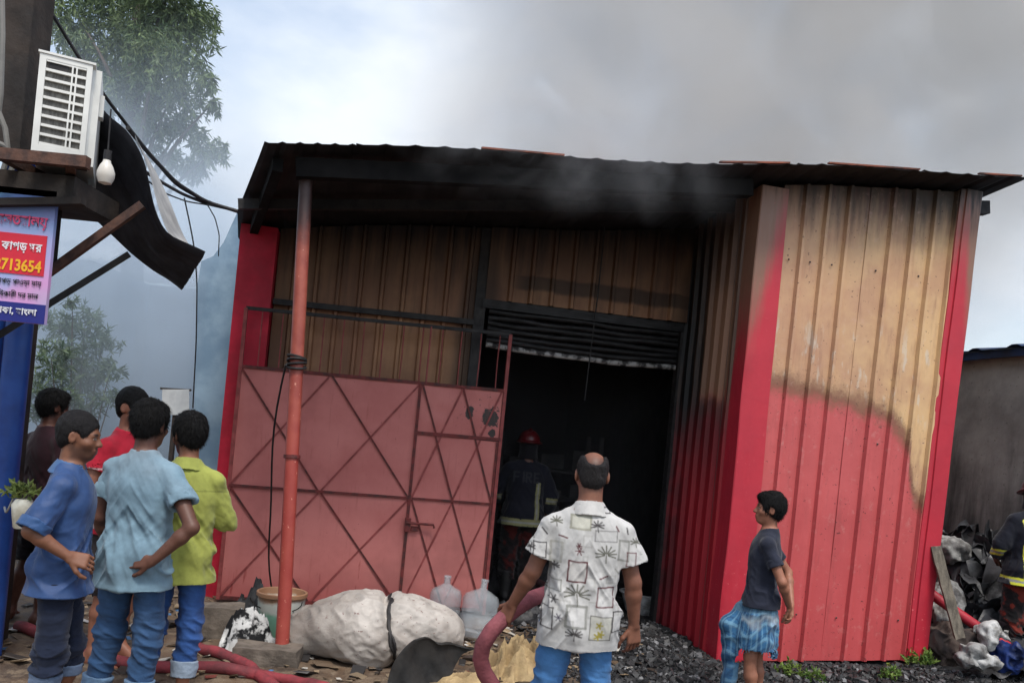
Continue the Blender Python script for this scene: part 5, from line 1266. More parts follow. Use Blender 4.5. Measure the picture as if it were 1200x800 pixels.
foliage(cl2, 4600, .09, .010, srgb(70, 92, 66), srgb(116, 132, 104), shrub, m_leaf, hang=.1, name="leaves", sub=8)

# hanging pot
ph_ = at(26, 606, 4.75)
pot = thing("hanging_pot", "dirty white plastic pot with a small plant hung on the blue pillar", "plant pot", ph_)
MB().lathe([(0, -.06), (.038, -.06), (.043, -.052), (.054, .02), (.060, .07), (.042, .10), (.03, .104), (.03, .09), (.0, .085)], Matrix.Translation(ph_)).build("pot", M("dirty_white_plastic", srgb(206, 204, 190), srgb(170, 164, 146), 9, .5), pot, smooth=True)
MB().tube(rail([ph_+Vector((-.06, 0, .10)), ph_+Vector((-.12, .05, .0)), ph_+Vector((-.22, .2, .02))], 8), .006, 6).build("wire_hanger", M("galvanised_wire", srgb(170, 170, 166)), pot)
foliage([(ph_+Vector((-.01, 0, .15)), .06), (ph_+Vector((-.06, 0, .15)), .045), (ph_+Vector((.04, 0, .14)), .04)], 170, .045, .011, srgb(96, 116, 60), srgb(140, 150, 84), pot, m_leaf, hang=-.3, name="plant", sub=5)

# ------------------------------------------------------------------ right: boundary wall, rubble
t = NT("sooty_concrete"); p = t.obj(); x, y, z = t.xyz(p)
n1 = t.noise(1.4, 6, .65, p); st = t.noise(1.6, 6, .65, p, stretch=(1, 3, .45))
c = t.mix(t.rng(n1, .3, .7), srgb(176, 174, 168), srgb(136, 134, 130))
zz = t.math('ADD', z, t.math('MULTIPLY', t.math('SUBTRACT', st, .5), 3.2)); c = t.mix(t.rng(zz, 2.3, .5, 0, .88), c, srgb(36, 35, 35))
c = t.mix(t.rng(t.noise(24, 4, .6, p), .64, .7, 0, .5), c, srgb(60, 58, 56)); t.bump(t.noise(9, 6, .6, p), .4, .02); m_conc = t.fin(c, .9, 0, .2)
r0, r1 = at(1124, 418, 10.0), at(1200, 411, 9.1); dr = (r1-r0); dr.z = 0; dr.normalize()
ra_, rb2 = r0-dr*4.0, r0+dr*4.2
rw = thing("boundary_wall", "tall grey concrete wall blackened by soot on the right", "wall", Vector((r0.x, r0.y, 0)))
nx_ = Vector((dr.y, -dr.x, 0)); ztop_ = r0.z
if nx_.x > 0: nx_ = -nx_
P = [[ra_.lerp(rb2, j/40)*1.0+Vector((0, 0, -ra_.lerp(rb2, j/40).z+ztop_*i/16))+nx_*.02*float(vnoise(j*.4, i*.5, 2)) for j in range(41)] for i in range(17)]
b = MB(); b.slab(P, -nx_*.16); b.build("wall", m_conc, rw, smooth=True)
m_br = M("dark_blue_roof_sheet", srgb(28, 52, 92), srgb(22, 36, 62), 4, .5, .1)
P = []
for i in range(2):
    row = []
    for j in range(121): q = ra_.lerp(rb2, j/120); row.append(Vector((q.x, q.y, ztop_+.015+(.028 if j % 8 in (0, 1) else 0)+.10*i))+nx_*(.16-.7*i))
    P.append(row)
b = MB(); b.slab(P, (0, 0, .006)); b.build("roof_sheet", m_br, rw)
q = [ra_, rb2]
MB().bar(Vector((ra_.x, ra_.y, ztop_-.03))+nx_*.10, Vector((rb2.x, rb2.y, ztop_-.03))+nx_*.10, .03, .085).build("fascia", m_br, rw)

def crumple(name, c, rx, ry, hgt, mat, label=None, cat=None, seed=0, rot=0.0, n=34, sharp=1.0, th=.006, kind=None, edge=.35):
    """a crumpled sheet lying on the ground"""
    ca, sa = math.cos(rot), math.sin(rot); U, Vv = np.meshgrid(np.linspace(-1, 1, n+1), np.linspace(-1, 1, n+1), indexing='ij')
    k = np.maximum(np.abs(U), np.abs(Vv))/np.maximum(1e-6, np.hypot(U, Vv)); u2, v2 = U*k, Vv*k; rr = np.hypot(u2, v2); ang = np.arctan2(v2, u2)
    e = 1+edge*vnoise(np.cos(ang)*1.7+seed, np.sin(ang)*1.7, ang*0+seed); x, y = u2*rx*e, v2*ry*e; fq = 4.2/max(.35, rx*1.6)*1.2
    rid = 1-np.abs(vnoise(x*fq+seed, y*fq, x*0+seed*1.7))*1.9; rid2 = 1-np.abs(vnoise(x*13+seed, y*13, x*0+seed+5))*2; rid3 = 1-np.abs(vnoise(x*27+seed, y*27, x*0+seed+5))*2
    z = hgt*(1-rr**2)*.55+hgt*sharp*(.36*rid+.18*rid2+.09*rid3)*(1-rr**4)+.012
    X, Y = c[0]+x*ca-y*sa+.04*rid2*rx, c[1]+x*sa+y*ca; Zg = ground_h(X, Y)+np.maximum(.004, z)
    P = [[Vector((X[i, j], Y[i, j], Zg[i, j])) for j in range(n+1)] for i in range(n+1)]
    b = MB(); b.slab(P, (0, 0, -th)); o = b.build(name, mat, None, smooth=True)
    return tag(o, label, cat, None, kind)
# charred heap: a rough core plus curling strips
hc_ = gnd(1150, 735); hc_ = Vector((4.75, 8.15, 0))
def heap_h(x, y):
    d = ((x-4.85)/1.05)**2+((y-8.7)/1.35)**2; h_ = 1.12*np.exp(-d*1.0)
    rg = 1-np.abs(vnoise(x*3.1, y*3.1, x*0+2))*2; r2 = 1-np.abs(vnoise(x*8, y*8, x*0+7))*2; r3 = vnoise(x*20, y*20, x*0)
    return h_*(.86+.16*rg)+np.clip(h_*4, 0, 1)*(.075*r2+.02*r3)
hx, hy = np.meshgrid(np.arange(3.6, 6.4, .03), np.arange(6.9, 10.6, .03)); hz = heap_h(hx, hy)+ground_h(hx, hy)-.06
ni, nj = hx.shape; idx = np.arange(ni*nj).reshape(ni, nj); Q = np.stack([idx[:-1, :-1], idx[:-1, 1:], idx[1:, 1:], idx[1:, :-1]], -1).reshape(-1, 4)
m_rub = M("charred_rubbish", srgb(30, 30, 32), srgb(74, 74, 76), 7, .55, 0, (30, .6), .4, .45, .7)
np_o = np_obj("rubble_heap", np.stack([hx, hy, hz], -1).reshape(-1, 3), Q, m_rub, None); tag(np_o, "heap of charred plastic and cloth rubble against the concrete wall", None, None, "stuff")
st_b = MB(); rr_ = random.Random(5)
m_strip = M("scorched_grey_plastic", srgb(64, 65, 68), srgb(26, 26, 28), 5, .42, 0, (18, .4), .5)
for k in range(230):
    x, y = rr_.uniform(3.9, 5.6), rr_.uniform(7.2, 9.6); z = float(heap_h(np.array([x]), np.array([y]))[0]); 
    if z < .08: continue
    a = rr_.uniform(0, 6.28); L = rr_.uniform(.25, .7); w = rr_.uniform(.02, .10); arch = rr_.uniform(.03, .16); P = []
    for i in range(9):
        f_ = i/8-.5; cx, cy = x+math.cos(a+f_*rr_.uniform(.2, .5))*L*f_, y+math.sin(a+f_*.6)*L*f_
        zc = float(heap_h(np.array([cx]), np.array([cy]))[0])+gh(cx, cy)-.03+arch*math.cos(f_*math.pi); tw = f_*2.4+k
        P.append([Vector((cx-math.sin(a)*w*s*math.cos(tw), cy+math.cos(a)*w*s*math.cos(tw), zc+w*s*math.sin(tw))) for s in (-1, -.3, .4, 1)])
    st_b.slab(P, (0, 0, -.005))
tag(st_b.build("charred_strips", m_strip, None, smooth=True, fix=False), "tangle of scorched grey plastic strips on the rubble heap", None, None, "stuff")
m_wht = M("dirty_white_plastic_sheet", srgb(188, 188, 186), srgb(120, 118, 114), 12, .55, 0, (34, .8)); m_gry = M("grey_white_cloth", srgb(146, 146, 144), srgb(84, 82, 80), 11, .8, 0, (34, .8))
def lump(name, c, r, mat, label, cat, seed=0, h=.012, amp=.035, flat=.7, rotz=0.0, fq=9):
    f = Field(-np.array(r)*1.35, np.array(r)*1.35, h); f.ell((0, 0, 0), np.array(r)*.95, .02); rs = np.random.default_rng(seed)
    for _ in range(5): o = rs.normal(size=3)*.5*np.array(r); f.ell(o, np.array(r)*rs.uniform(.35, .6), .05)
    V, Q = f.mesh(); N = vnormals(V, Q); x, y, z = V.T
    V = V+N*(1.1*amp*(.5-np.abs(vnoise(x*fq*1.2+seed, y*fq*1.2, z*fq*1.2+x*5))*1.8)+.35*amp*(.5-np.abs(vnoise(x*22, y*22+seed, z*14))*1.9))[:, None]
    ca, sa = math.cos(rotz), math.sin(rotz); V = np.stack([V[:, 0]*ca-V[:, 1]*sa, V[:, 0]*sa+V[:, 1]*ca, V[:, 2]], 1)
    o = np_obj(name, V, Q, mat, None); o.location = c; INV[o] = Matrix.Translation(c).inverted(); return tag(o, label, cat)
def on(px, py, d): return at(px, py, d)
lump("white_bundle", on(1112, 644, 8.1), (.20, .15, .13), m_gry, "crumpled grey white sheet on top of the rubble beside the red post", "bundle", 1)
lump("white_bundle", on(1139, 770, 6.85), (.13, .12, .12), m_gry, "dirty rounded sack at the foot of the rubble below the plank", "sack", 2)
lump("white_bundle", on(1158, 742, 7.0), (.09, .09, .11), m_wht, "bright white plastic bundle below the red hose end", "bundle", 3, amp=.02)
lump("white_bundle", on(1160, 775, 6.8), (.13, .10, .05), m_wht, "flat white plastic scrap at the bottom of the rubble", "scrap", 4, amp=.02)
lump("white_bundle", on(1190, 660, 8.3), (.13, .12, .10), m_wht, "white plastic scrap behind the right firefighter's elbow", "scrap", 6, amp=.03)
lump("white_bundle", on(1108, 704, 7.6), (.14, .2, .20), m_gry, "pale cloth bundle tucked behind the leaning plank", "bundle", 8, amp=.03)
lump("dark_bundle", on(1110, 752, 7.25), (.22, .2, .17), M("brown_cloth", srgb(78, 66, 60), srgb(52, 46, 44), 8, .9, 0, (24, .5)), "brown cloth heap at the foot of the red corner post", "cloth", 9)
lump("blue_bundle", on(1176, 772, 7.0), (.12, .12, .13), M("dark_blue_plastic", srgb(30, 52, 110), srgb(20, 32, 66), 8, .45, 0, (20, .4)), "dark blue plastic bag near the right firefighter's boots", "bag", 11, amp=.03)
m_wood = M("weathered_plank", srgb(112, 104, 92), srgb(78, 72, 64), 5, .85, 0, (30, .6), stretch=(6, 6, .6))
p0, p1 = at(1126, 748, 6.95), at(1097, 640, 7.15)
P = []
dpl = (p1-p0); sx_ = Vector((1, .2, .25)).normalized()
for i in range(13):
    q = p0+dpl*(i/12); P.append([q+sx_*(s*.047)+Vector((0, .004*math.sin(i*2.1+s), .004*math.cos(i*1.7+s*2))) for s in (-1, -.4, .3, 1)])
b = MB(); b.slab(P, (0, .035, .008)); tag(b.build("wooden_plank", m_wood, None), "weathered grey wooden plank leaning against the red corner post", "plank")
m_pipe = M("red_hose_rubber", srgb(172, 40, 54), srgb(140, 32, 44), 7, .55, 0, (30, .2))
tag(MB().tube(rail([at(1085, 690, 7.35), at(1100, 702, 7.3), at(1140, 730, 7.2), at(1181, 757, 7.1)], 16), .042, 14).build("red_hose", m_pipe, None, smooth=True), "short straight red hose lying across the rubble on the right", "hose")

# ------------------------------------------------------------------ the forecourt clutter
m_hose = M("faded_red_canvas_hose", srgb(150, 84, 90), srgb(122, 66, 72), 10, .8, 0, (60, .5), stretch=(1, 1, 1)); m_hose2 = M("red_canvas_hose", srgb(142, 54, 60), srgb(98, 46, 50), 6, .75, 0, (60, .4))
hp = [W(-.9, 3.0, .06), W(-.7, 1.2, .10), at(672, 690, 5.0), at(650, 692, 4.55), at(618, 702, 4.18), at(590, 722, 4.08), at(566, 746, 4.1), at(557, 768, 4.15), at(563, 786, 4.2), at(580, 806, 4.25), at(612, 850, 4.3), at(640, 905, 4.2), Vector((.5, 3.7, .05)), Vector((1.1, 3.0, .05))]
tag(MB().tube(rail(hp, 90), .040, 16).build("fire_hose", m_hose, None, smooth=True), "faded pink fire hose lifted in the left hand of the balding man", "hose")
def ghose(pts, r, label, mat):
    q = []
    for x in rail([Vector(p_) for p_ in pts], 60): q.append(Vector((x.x, x.y, gh(x.x, x.y)+r*.9+(x.z if x.z > .02 else 0))))
    return tag(MB().tube(q, r, 14).build("fire_hose", mat, None, smooth=True), label, "hose")
ghose([gnd(20, 745), gnd(80, 762), gnd(150, 783), gnd(250, 789), gnd(330, 797), gnd(420, 830), gnd(520, 900)], .037, "long red fire hose along the bottom left behind the group's legs", m_hose2)
ghose([gnd(225, 760), gnd(262, 773), gnd(300, 793), gnd(360, 830), gnd(400, 900)], .036, "dark red fire hose crossing just in front of the orange pole", m_hose2)
# the woven sack
sg_ = gnd(438, 772)
t = NT("white_woven_plastic"); p = t.obj(); x, y, z = t.xyz(p); n = t.noise(3.5, 5, .6, p)
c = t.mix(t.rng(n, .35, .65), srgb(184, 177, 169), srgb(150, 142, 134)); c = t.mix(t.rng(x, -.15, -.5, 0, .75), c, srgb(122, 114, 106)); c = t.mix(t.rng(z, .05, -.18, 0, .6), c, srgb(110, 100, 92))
c = t.mix(t.rng(t.noise(38, 3, .6, p), .64, .70, 0, .75), c, srgb(104, 70, 64)); wv = t.n('TexWave', wave_type='BANDS', bands_direction='Z'); t.i(wv, 'Vector', p); t.i(wv, 'Scale', 60.0); t.i(wv, 'Distortion', 3.0)
t.bump(t.math('ADD', t.math('MULTIPLY', wv.outputs['Fac'], .08), t.noise(16, 5, .65, p)), .55, .02); m_sack = t.fin(c, .5, 0, .45)
sk_ = thing("woven_sack", "big dirty white woven sack tied with black strap before the gate", "sack", Vector((sg_.x, sg_.y, gh(sg_.x, sg_.y))), rad(6))
f = Field((-.8, -.45, -.1), (.8, .45, .7), .011)
f.ell((.0, 0, .21), (.44, .30, .26), .06); f.ell((.28, .02, .19), (.34, .27, .22), .08); f.ell((-.30, .03, .17), (.32, .26, .19), .1); f.ell((-.52, .06, .09), (.16, .2, .11), .1); f.ell((.02, -.12, .16), (.30, .22, .19), .08); f.half((0, 0, .0), (0, 0, -1), .03)
V, Q = f.mesh(); N = vnormals(V, Q); x, y, z = V.T
gro = np.exp(-((x-.16+.25*z)/.035)**2)
V = V+N*(.018*fbm(x*4+2, y*4, z*4, 2)+.020*(.5-np.abs(vnoise((x-.16)*4+z*3, y*9, z*10+x*7))*1.8)+.010*(.5-np.abs(vnoise(x*9+z*12, y*17, z*20-x*11))*1.8)*np.clip(1.3-np.abs(x-.16)*2, .3, 1)-.045*gro)[:, None]
np_obj("sack_body", V, Q, m_sack, sk_)
for o_ in (0, .014):
    ring = []
    for i in range(40):
        a = math.pi*(-.05)+math.pi*1.1*i/39; yy, zz_ = -math.cos(a)*.33, .02+math.sin(a)*.40
        d2 = (np.abs(V[:, 0]-(.16+o_-.25*zz_)) < .03); Vv = V[d2]
        ang = np.arctan2(Vv[:, 2]-.15, Vv[:, 1]); ta = math.atan2(zz_-.15, yy); k_ = np.argmin(np.abs(np.angle(np.exp(1j*(ang-ta))))); ring.append(Vector(Vv[k_])+Vector((0, yy*.02, .008)))
    MB().tube(rail(ring, 40), .012, 6).build("strap", m_char, sk_, local=True, smooth=True)
# bucket
bq = gnd(326, 744); bq.z = gh(bq.x, bq.y)
t = NT("painted_bucket"); p = t.obj(); x, y, z = t.xyz(p); zn = t.math('ADD', z, t.math('MULTIPLY', t.math('SUBTRACT', t.noise(7, 4, .6, p), .5), .10))
c = t.mix(t.rng(zn, .16, .21), srgb(126, 176, 152), srgb(196, 198, 188)); c = t.mix(t.rng(zn, .26, .30), c, srgb(150, 112, 84)); c = t.mix(t.rng(t.noise(14, 4, .6, p), .6, .68, 0, .6), c, srgb(112, 90, 70)); m_buck = t.fin(c, .55)
bk = thing("paint_bucket", "white and green plastic bucket with rusty crusted rim behind the pole", "bucket", bq)
MB().lathe([(0, 0), (.150, 0), (.156, .01), (.174, .30), (.186, .305), (.186, .33), (.176, .335), (.168, .33), (.160, .22), (0, .20)], None, 32).build("shell", m_buck, bk, local=True, smooth=True)
MB().lathe([(0, .285), (.08, .30), (.168, .275)], None, 24).build("crust", M("orange_crust", srgb(160, 130, 104), srgb(200, 190, 172), 12, .9, 0, (30, .8)), bk, local=True, smooth=True)
MB().tube([Vector((math.cos(a)*.19, math.sin(a)*.05-.16, .30-.16*math.sin(a)*0-.10*math.sin(max(0, a)))) for a in [math.pi*i/14 for i in range(15)]], .004, 6).build("handle", m_char, bk, local=True)
# water jugs
t = NT("cloudy_clear_plastic"); p = t.obj(); t.fin(t.mix(t.rng(t.noise(6, 4, .6, p), .3, .7), srgb(196, 202, 206), srgb(168, 174, 178)), t.rng(t.noise(12, 4, .6, p), .3, .7, .08, .28), 0, .5); t.i(t.b, 'Transmission Weight', .93); t.i(t.b, 'IOR', 1.2); t.bump(t.noise(9, 4, .5, p), .3, .02); t.i(t.b, 'Transmission Weight', 0.0)
trn = t.n('BsdfTransparent'); mx = t.n('MixShader'); t.i(mx, 0, t.rng(t.noise(5, 4, .6, p), .3, .7, .16, .38)); t.t.links.new(trn.outputs[0], mx.inputs[1]); t.t.links.new(t.b.outputs[0], mx.inputs[2]); t.t.links.new(mx.outputs[0], t.out.inputs[0]); m_jug = t.m
def jug(px, py, tilt, label, crush=0.0, seed=0, scl=1.0):
    q = gnd(px, py); q.z = gh(q.x, q.y)+.005; o = thing("water_jug", label, "jug", q, rad(30*seed), "clear water jugs by the gate")
    pr = [(0, .0), (.11, .0), (.132, .015), (.135, .05), (.127, .06), (.127, .07), (.135, .08), (.135, .16), (.127, .17), (.127, .18), (.135, .19), (.135, .28), (.120, .32), (.06, .355), (.03, .37), (.028, .42), (.034, .425), (.034, .44), (.026, .442), (.024, .38), (.05, .35), (.112, .315), (.129, .28), (.129, .05), (.10, .012), (0, .010)]
    b = MB(); b.lathe([(r*scl, z*scl) for r, z in pr], None, 30); R_ = Matrix.Rotation(tilt, 3, 'Y')
    vs = []
    for v in b.v:
        d = crush*(.5-abs(float(vnoise(v.x*9+seed*5, v.y*9, v.z*9)))*1.3); v = Vector((v.x*(1+d), v.y*(1+d), v.z+d*.03)); vs.append(R_ @ v)
    zmn = min(v.z for v in vs); b.v = [v-Vector((0, 0, zmn)) for v in vs]; b.build("bottle", m_jug, o, local=True, smooth=True)
jug(519, 733, 0.0, "clear plastic water jug standing upright against the gate", .03, 1, 1.0); jug(556, 748, .16, "dented clear plastic water jug leaning, nearest the doorway", .16, 2, 1.08)
# rubber flap, tan sack, cloths, blocks
m_rubr = M("black_rubber", srgb(15, 15, 16), srgb(44, 42, 40), 5, .7, 0, (30, .3), .4); m_tan = M("tan_jute_cloth", srgb(176, 152, 112), srgb(140, 118, 86), 7, .9, 0, (40, .6)); m_blk = M("black_cloth", srgb(32, 32, 34), srgb(66, 66, 68), 8, .85, 0, (30, .5)); m_con = M("rough_concrete_block", srgb(112, 102, 92), srgb(84, 76, 68), 8, .95, 0, (24, .8))
rf = gnd(522, 806); P = []
for i in range(21):
    f_ = i/20; a = -.25+2.25*f_; row = []
    for j in range(13):
        g_ = j/12; rr2 = .21-.08*g_; cx = rf.x-.16+.30*g_; x = cx-math.cos(a)*rr2*.9; zz_ = max(.0, math.sin(a)*rr2*1.25+.02); yy = rf.y-.28+.55*g_*.6+.30*f_+.03*math.sin(i*.5+j*.8)
        row.append(Vector((x, yy, gh(x, yy)+zz_+.01)))
    P.append(row)
b = MB(); b.slab(P, (.006, .0, -.008)); tag(b.build("rubber_flap", m_rubr, None, smooth=True), "curled black rubber sheet in front of the white sack", "rubber sheet")
g1 = gnd(602, 790); crumple("tan_sack", (g1.x, g1.y), .30, .26, .17, m_tan, "crumpled tan jute sack on the ground behind the fire hose", "sack", 3, .4, 80, 1.9)
g1 = gnd(552, 812); crumple("tan_rag", (g1.x, g1.y), .26, .14, .10, m_tan, "small flattened tan rag below the black rubber sheet", "rag", 9, .2, 30, 1.2)
g1 = gnd(640, 786); crumple("green_rag", (g1.x-.06, g1.y), .10, .16, .09, M("dull_green_cloth", srgb(120, 132, 118), srgb(90, 100, 90), 8, .9, 0, (30, .5)), "thin dull green rag beside the tan sack", "rag", 13, .9, 22, 1.2)
g1 = gnd(296, 733); crumple("black_cloth", (g1.x, g1.y), .22, .22, .30, m_blk, "heap of black cloth beside the paint bucket", "cloth", 5, .3, 36, 1.2)
g1 = gnd(288, 762); crumple("white_black_cloth", (g1.x, g1.y), .20, .16, .24, M("black_white_cloth", srgb(200, 200, 198), srgb(26, 26, 28), 5, .85, 0, (30, .5), .3, .46, .52), "black and white patterned rag draped over a concrete block", "cloth", 7, .2, 36, 1.3)
def block(px, py, s, rz, label, seed):
    q = gnd(px, py); q.z = gh(q.x, q.y)-.02; bm = bmesh.new(); bmesh.ops.create_cube(bm, size=1); bmesh.ops.subdivide_edges(bm, edges=bm.edges[:], cuts=6, use_grid_fill=True)
    for v in bm.verts:
        v.co = Vector((v.co.x*s[0], v.co.y*s[1], (v.co.z+.5)*s[2])); d = float(fbm(np.array([v.co.x*9+seed]), np.array([v.co.y*9]), np.array([v.co.z*9]), 2)[0]); v.co += v.co.normalized()*d*.022
    me = bpy.data.meshes.new("concrete_block"); bm.to_mesh(me); bm.free(); me.materials.append(m_con); o = bpy.data.objects.new("concrete_block", me); COL.objects.link(o); o.location = q; o.rotation_euler = (0, 0, rz); INV[o] = Matrix(); return tag(o, label, "concrete block")
block(258, 745, (.30, .2, .26), .3, "mossy concrete block behind the lime shirted man", 1); block(312, 776, (.42, .22, .13), .1, "low broken concrete slab to the left of the pole foot", 2)
block(385, 764, (.5, .3, .05), .2, "flat muddy concrete slab right of the pole foot", 5)
# basin inside
bs = gnd(752, 716); bs.z = gh(bs.x, bs.y)
basin = thing("plastic_basin", "white plastic basin in the doorway behind the balding man's arm", "basin", bs)
MB().lathe([(0, 0), (.15, 0), (.17, .02), (.225, .19), (.25, .20), (.25, .21), (.22, .212), (.16, .04), (0, .03)], None, 32).build("bowl", m_wht, basin, local=True, smooth=True)
# charred junk in the doorway
for k, (a, c_, rx, hh, lab) in enumerate(((585, 690, .34, .30, "charred debris heap just inside the gate edge"), (640, 676, .45, .34, "burnt plastic heap in the middle of the dark doorway"), (720, 664, .5, .45, "blackened stack of sheets deep inside the doorway"), (610, 720, .35, .12, "flattened charred sheet at the doorway threshold"), (665, 706, .4, .15, "scorched sheet lying behind the balding man"))):
    g1 = gnd(a, c_); crumple("charred_debris", (g1.x, g1.y), rx, rx*.8, hh, m_rub, lab, "debris", 20+k, k*.7, 36, 1.4)
# coal-like chips
rg = np.random.default_rng(11); base = []
def inreg(lx, ly): return True
N_ = 21000; cx, cy = [], []
while len(cx) < N_:
    lx, ly = rg.uniform(-1.75, 2.6, 4000), rg.uniform(-1.5, 1.5, 4000)
    dens = np.where(lx < -.05, np.clip((lx+1.75)/.7, 0, 1)*np.clip((1.5-ly)/.6, .2, 1), np.where((ly < -.06) | (lx > 2.05), np.clip((ly+1.35)/.8, .15, 1)*.9, 0))
    patch = .55+.6*fbm(lx*2.2, ly*2.2, lx*0, 2); k = rg.random(4000) < dens*patch; cx += list(lx[k]); cy += list(ly[k])
cx, cy = np.array(cx[:N_]), np.array(cy[:N_]); wx, wy = WC.x+bu.x*cx+bv.x*cy, WC.y+bu.y*cx+bv.y*cy; wz = ground_h(wx, wy)
s = np.minimum(rg.lognormal(math.log(.0085), .52, N_), .028); cube = np.array([(-1,-1,-1),(1,-1,-1),(1,1,-1),(-1,1,-1),(-1,-1,1),(1,-1,1),(1,1,1),(-1,1,1)], float)
V = cube[None]*rg.uniform(.45, 1.15, (N_, 8, 3))*np.array([1.3, 1.0, .62]); V = V*s[:, None, None]
q = rg.normal(size=(N_, 4)); q[:, 1:3] *= .4; q /= np.linalg.norm(q, axis=1, keepdims=True); w, x, y, z = q.T
R = np.stack([1-2*(y*y+z*z), 2*(x*y-w*z), 2*(x*z+w*y), 2*(x*y+w*z), 1-2*(x*x+z*z), 2*(y*z-w*x), 2*(x*z-w*y), 2*(y*z+w*x), 1-2*(x*x+y*y)], 1).reshape(-1, 3, 3)
V = np.einsum('nij,nkj->nki', R, V)+np.stack([wx, wy, wz+s*.45], 1)[:, None]
F6 = np.array([(0,3,2,1),(4,5,6,7),(0,1,5,4),(1,2,6,5),(2,3,7,6),(3,0,4,7)]); Q = (np.arange(N_)[:, None, None]*8+F6).reshape(-1, 4)
gcol = np.repeat(np.where(rg.random(N_) < .10, rg.uniform(.08, .18, N_), rg.uniform(.010, .040, N_))[:, None]*np.array([[1, 1, 1.03]]), 8, 0)
t = NT("black_coal"); t.fin(t.n('Attribute', attribute_name='Col').outputs['Color'], .55, 0, .4)
tag(np_obj("coal_chips", V.reshape(-1, 3), Q, t.m, None, gcol, smooth=False), "loose black coal like chips spread before the doorway", None, None, "stuff")
# litter: small flat scraps
N_ = 900; wx, wy = rg.uniform(-3.6, 1.2, N_), rg.uniform(5.0, 7.4, N_); wz = ground_h(wx, wy); s = rg.lognormal(math.log(.02), .5, N_)
V = cube[None]*rg.uniform(.5, 1.2, (N_, 8, 3))*np.array([1.4, .9, .16])*s[:, None, None]; a = rg.uniform(0, 6.28, N_); ca, sa = np.cos(a)[:, None], np.sin(a)[:, None]; tl = rg.normal(0, .25, (N_, 1))
V = np.stack([V[:, :, 0]*ca-V[:, :, 1]*sa, V[:, :, 0]*sa+V[:, :, 1]*ca, V[:, :, 2]+V[:, :, 0]*tl], -1)+np.stack([wx, wy, wz+.008+s*.15], 1)[:, None]
pal = np.array([srgb(*c_) for c_ in ((150, 130, 104), (96, 80, 64), (60, 52, 46), (182, 176, 166), (120, 104, 84), (44, 42, 42), (206, 204, 200), (70, 110, 150), (120, 60, 50))]); pc_ = pal[rg.choice(9, N_, p=[.2, .2, .18, .08, .16, .12, .03, .01, .02])]
tag(np_obj("litter", V.reshape(-1, 3), (np.arange(N_)[:, None, None]*8+F6).reshape(-1, 4), t.m, None, np.repeat(pc_, 8, 0), smooth=False), "small scraps of litter and dry leaves on the mud", None, None, "stuff")
# weeds at the wall foot
for k, (a, c_, r, n_, lab) in enumerate(((1076, 782, .10, 260, "leafy green weed at the foot of the right red post"), (1040, 792, .07, 140, "small weed under the middle of the red front panel"), (924, 783, .08, 150, "low green weed beside the boy's legs"), (955, 790, .06, 90, "tiny weed tuft right of the boy"))):
    g1 = gnd(a, c_, .06); g1.z = gh(g1.x, g1.y); w_ = thing("weed", lab, "weed", g1, 0, "weeds at the wall foot")
    for i in range(5): MB().tube([g1, g1+Vector((RNG.uniform(-.06, .06), RNG.uniform(-.05, .02), r*.9))], .004, 5).build("stem", m_leaf, w_) if False else None
    foliage([(g1+Vector((0, 0, r*.6)), r), (g1+Vector((r*.8, 0, r*.4)), r*.7), (g1+Vector((-r*.8, -.02, r*.4)), r*.6)], n_, .045, .011, srgb(70, 104, 44), srgb(120, 140, 66), w_, m_leaf, hang=-.6, name="leaves", sub=4)
    MB().tube([g1-Vector((0, 0, .02)), g1+Vector((.01, 0, r))], .004, 6).build("stem", m_bark, w_)

# ------------------------------------------------------------------ smoke
def smoke(name, lo, hi, color, dens_fn, label, frame=None):
    o = MB().box(lo, hi, frame).build(name, None, None); t = NT(name+"_volume"); t.t.nodes.remove(t.b)
    v = t.n('VolumePrincipled'); t.i(v, 'Color', color); t.i(v, 'Anisotropy', .1); t.i(v, 'Density', dens_fn(t)); t.t.links.new(v.outputs[0], t.out.inputs['Volume']); o.data.materials.append(t.m)
    return tag(o, label, None, None, "stuff")
def d_sky(t):
    p = t.obj(); x, y, z = t.xyz(p)
    n = t.noise(.55, 6, .6, p, dist=.9); 
    left = t.rng(t.math('SUBTRACT', x, t.math('MULTIPLY', z, .12)), -3.0, .4)
    right = t.rng(t.math('ADD', x, t.math('MULTIPLY', z, -.9)), 3.6, -1.2, .10, 1)
    bot = t.rng(z, 3.3, 4.6, .6, 1)
    ed = t.math('MULTIPLY', t.rng(y, 8.6, 9.6), t.rng(y, 14, 12.5))
    m = t.math('MULTIPLY', t.math('MULTIPLY', left, right), t.math('MULTIPLY', bot, ed))
    return t.math('MULTIPLY', t.math('MULTIPLY', t.rng(n, .36, .58, .16, 1), m), .80)
smoke("smoke_plume", (-4.5, 8.5, 3.15), (10.5, 14.1, 12.5), (.87, .855, .83), d_sky, "grey smoke billowing up behind the warehouse roof")
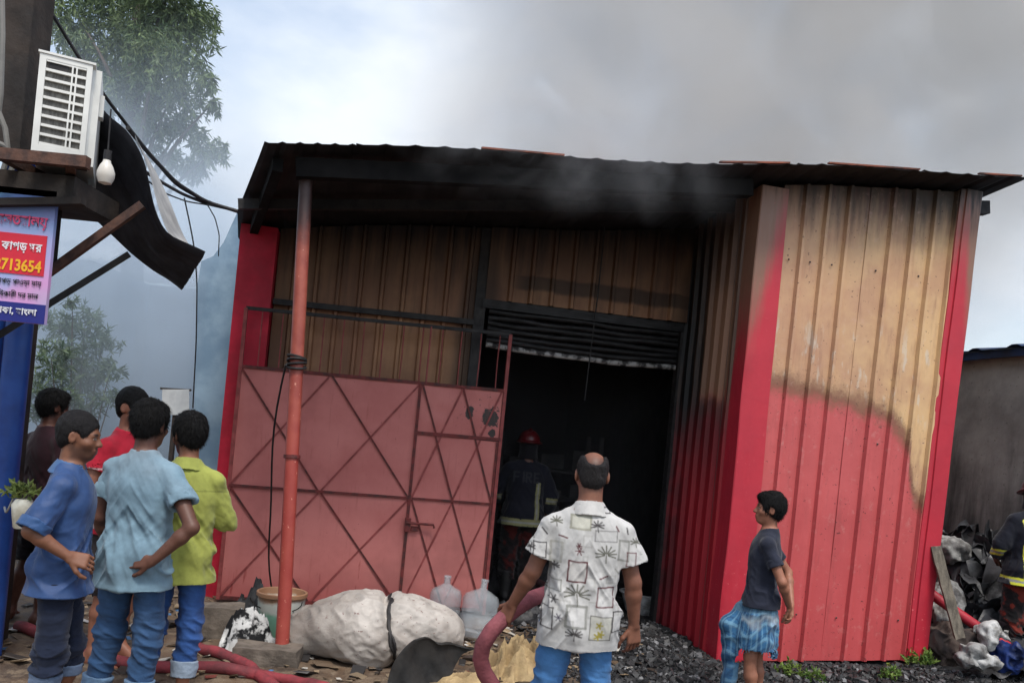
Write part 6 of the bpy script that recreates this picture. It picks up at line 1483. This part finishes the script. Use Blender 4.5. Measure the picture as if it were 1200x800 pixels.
def d_alley(t):
    p = t.obj(); x, y, z = t.xyz(p); n = t.noise(.9, 4, .55, p, dist=.4)
    return t.math('MULTIPLY', t.rng(n, .28, .68, .12, 1), t.math('MULTIPLY', t.rng(z, 6.0, 2.4), .85))
smoke("alley_smoke", (-7.2, 8.35, .1), (-3.15, 13.4, 6.1), (.74, .84, .94), d_alley, "pale blue smoke filling the alley behind the group")
def d_eave(t):
    p = t.obj(); x, y, z = t.xyz(p); n = t.noise(1.7, 5, .6, p, dist=.8); cx_ = W(-1.7, -.6, 0)
    ed = t.math('MULTIPLY', t.rng(t.math('ABSOLUTE', t.math('SUBTRACT', x, .15)), 1.5, .2), t.math('MULTIPLY', t.rng(z, 4.3, 3.95), t.rng(z, 3.2, 3.6)))
    return t.math('MULTIPLY', t.math('MULTIPLY', t.rng(n, .46, .72), ed), .7)
smoke("eave_smoke", (-1.6, 5.75, 3.15), (1.8, 6.35, 4.35), (.8, .82, .85), d_eave, "thin smoke wisps curling round the roof edge")
ac.scale = (.9, .9, .9)

smoke("doorway_fill_haze", (-3.85, BW+.14, .12), (-.06, 5.8, 3.1), (.55, .56, .6), lambda t: t.math('MULTIPLY', t.rng(t.noise(.9, 3, .5), .3, .7, .4, 1), .10), "thin haze added to lighten the black inside the burnt doorway", Matrix.Translation(WC) @ Matrix.Rotation(TH, 4, "Z"))  # thin haze added so that scattered light lifts the black interior

# burnt stock rack deep in the doorway
m_stock = M("charred_stock", srgb(62, 60, 60), srgb(34, 33, 33), 6, .8, 0, (20, .5))
rk = thing("burnt_rack", "charred storage rack with collapsed boards deep inside the dark doorway", "rack", W(-.75, 3.4, 0), TH)
for (x, y) in ((-.6, 0), (.6, 0), (-.6, .6), (.6, .6)): MB().box((x-.025, y-.025, -.02), (x+.025, y+.025, 1.75)).build("upright", m_stock, rk, local=True)
for k, (z, tl) in enumerate(((.3, .02), (.62, -.03), (.95, .05), (1.3, -.02))):
    MB().bar((-.66, .3, z-tl), (.66, .3, z+tl), .66, .03).build("board", m_stock, rk, local=True)
    for j in range(3): MB().box((-.5+j*.4, .02+.05*j, z+.03), (-.22+j*.4, .5, z+.12+.07*((j+k) % 3))).build("carton", m_stock, rk, local=True)
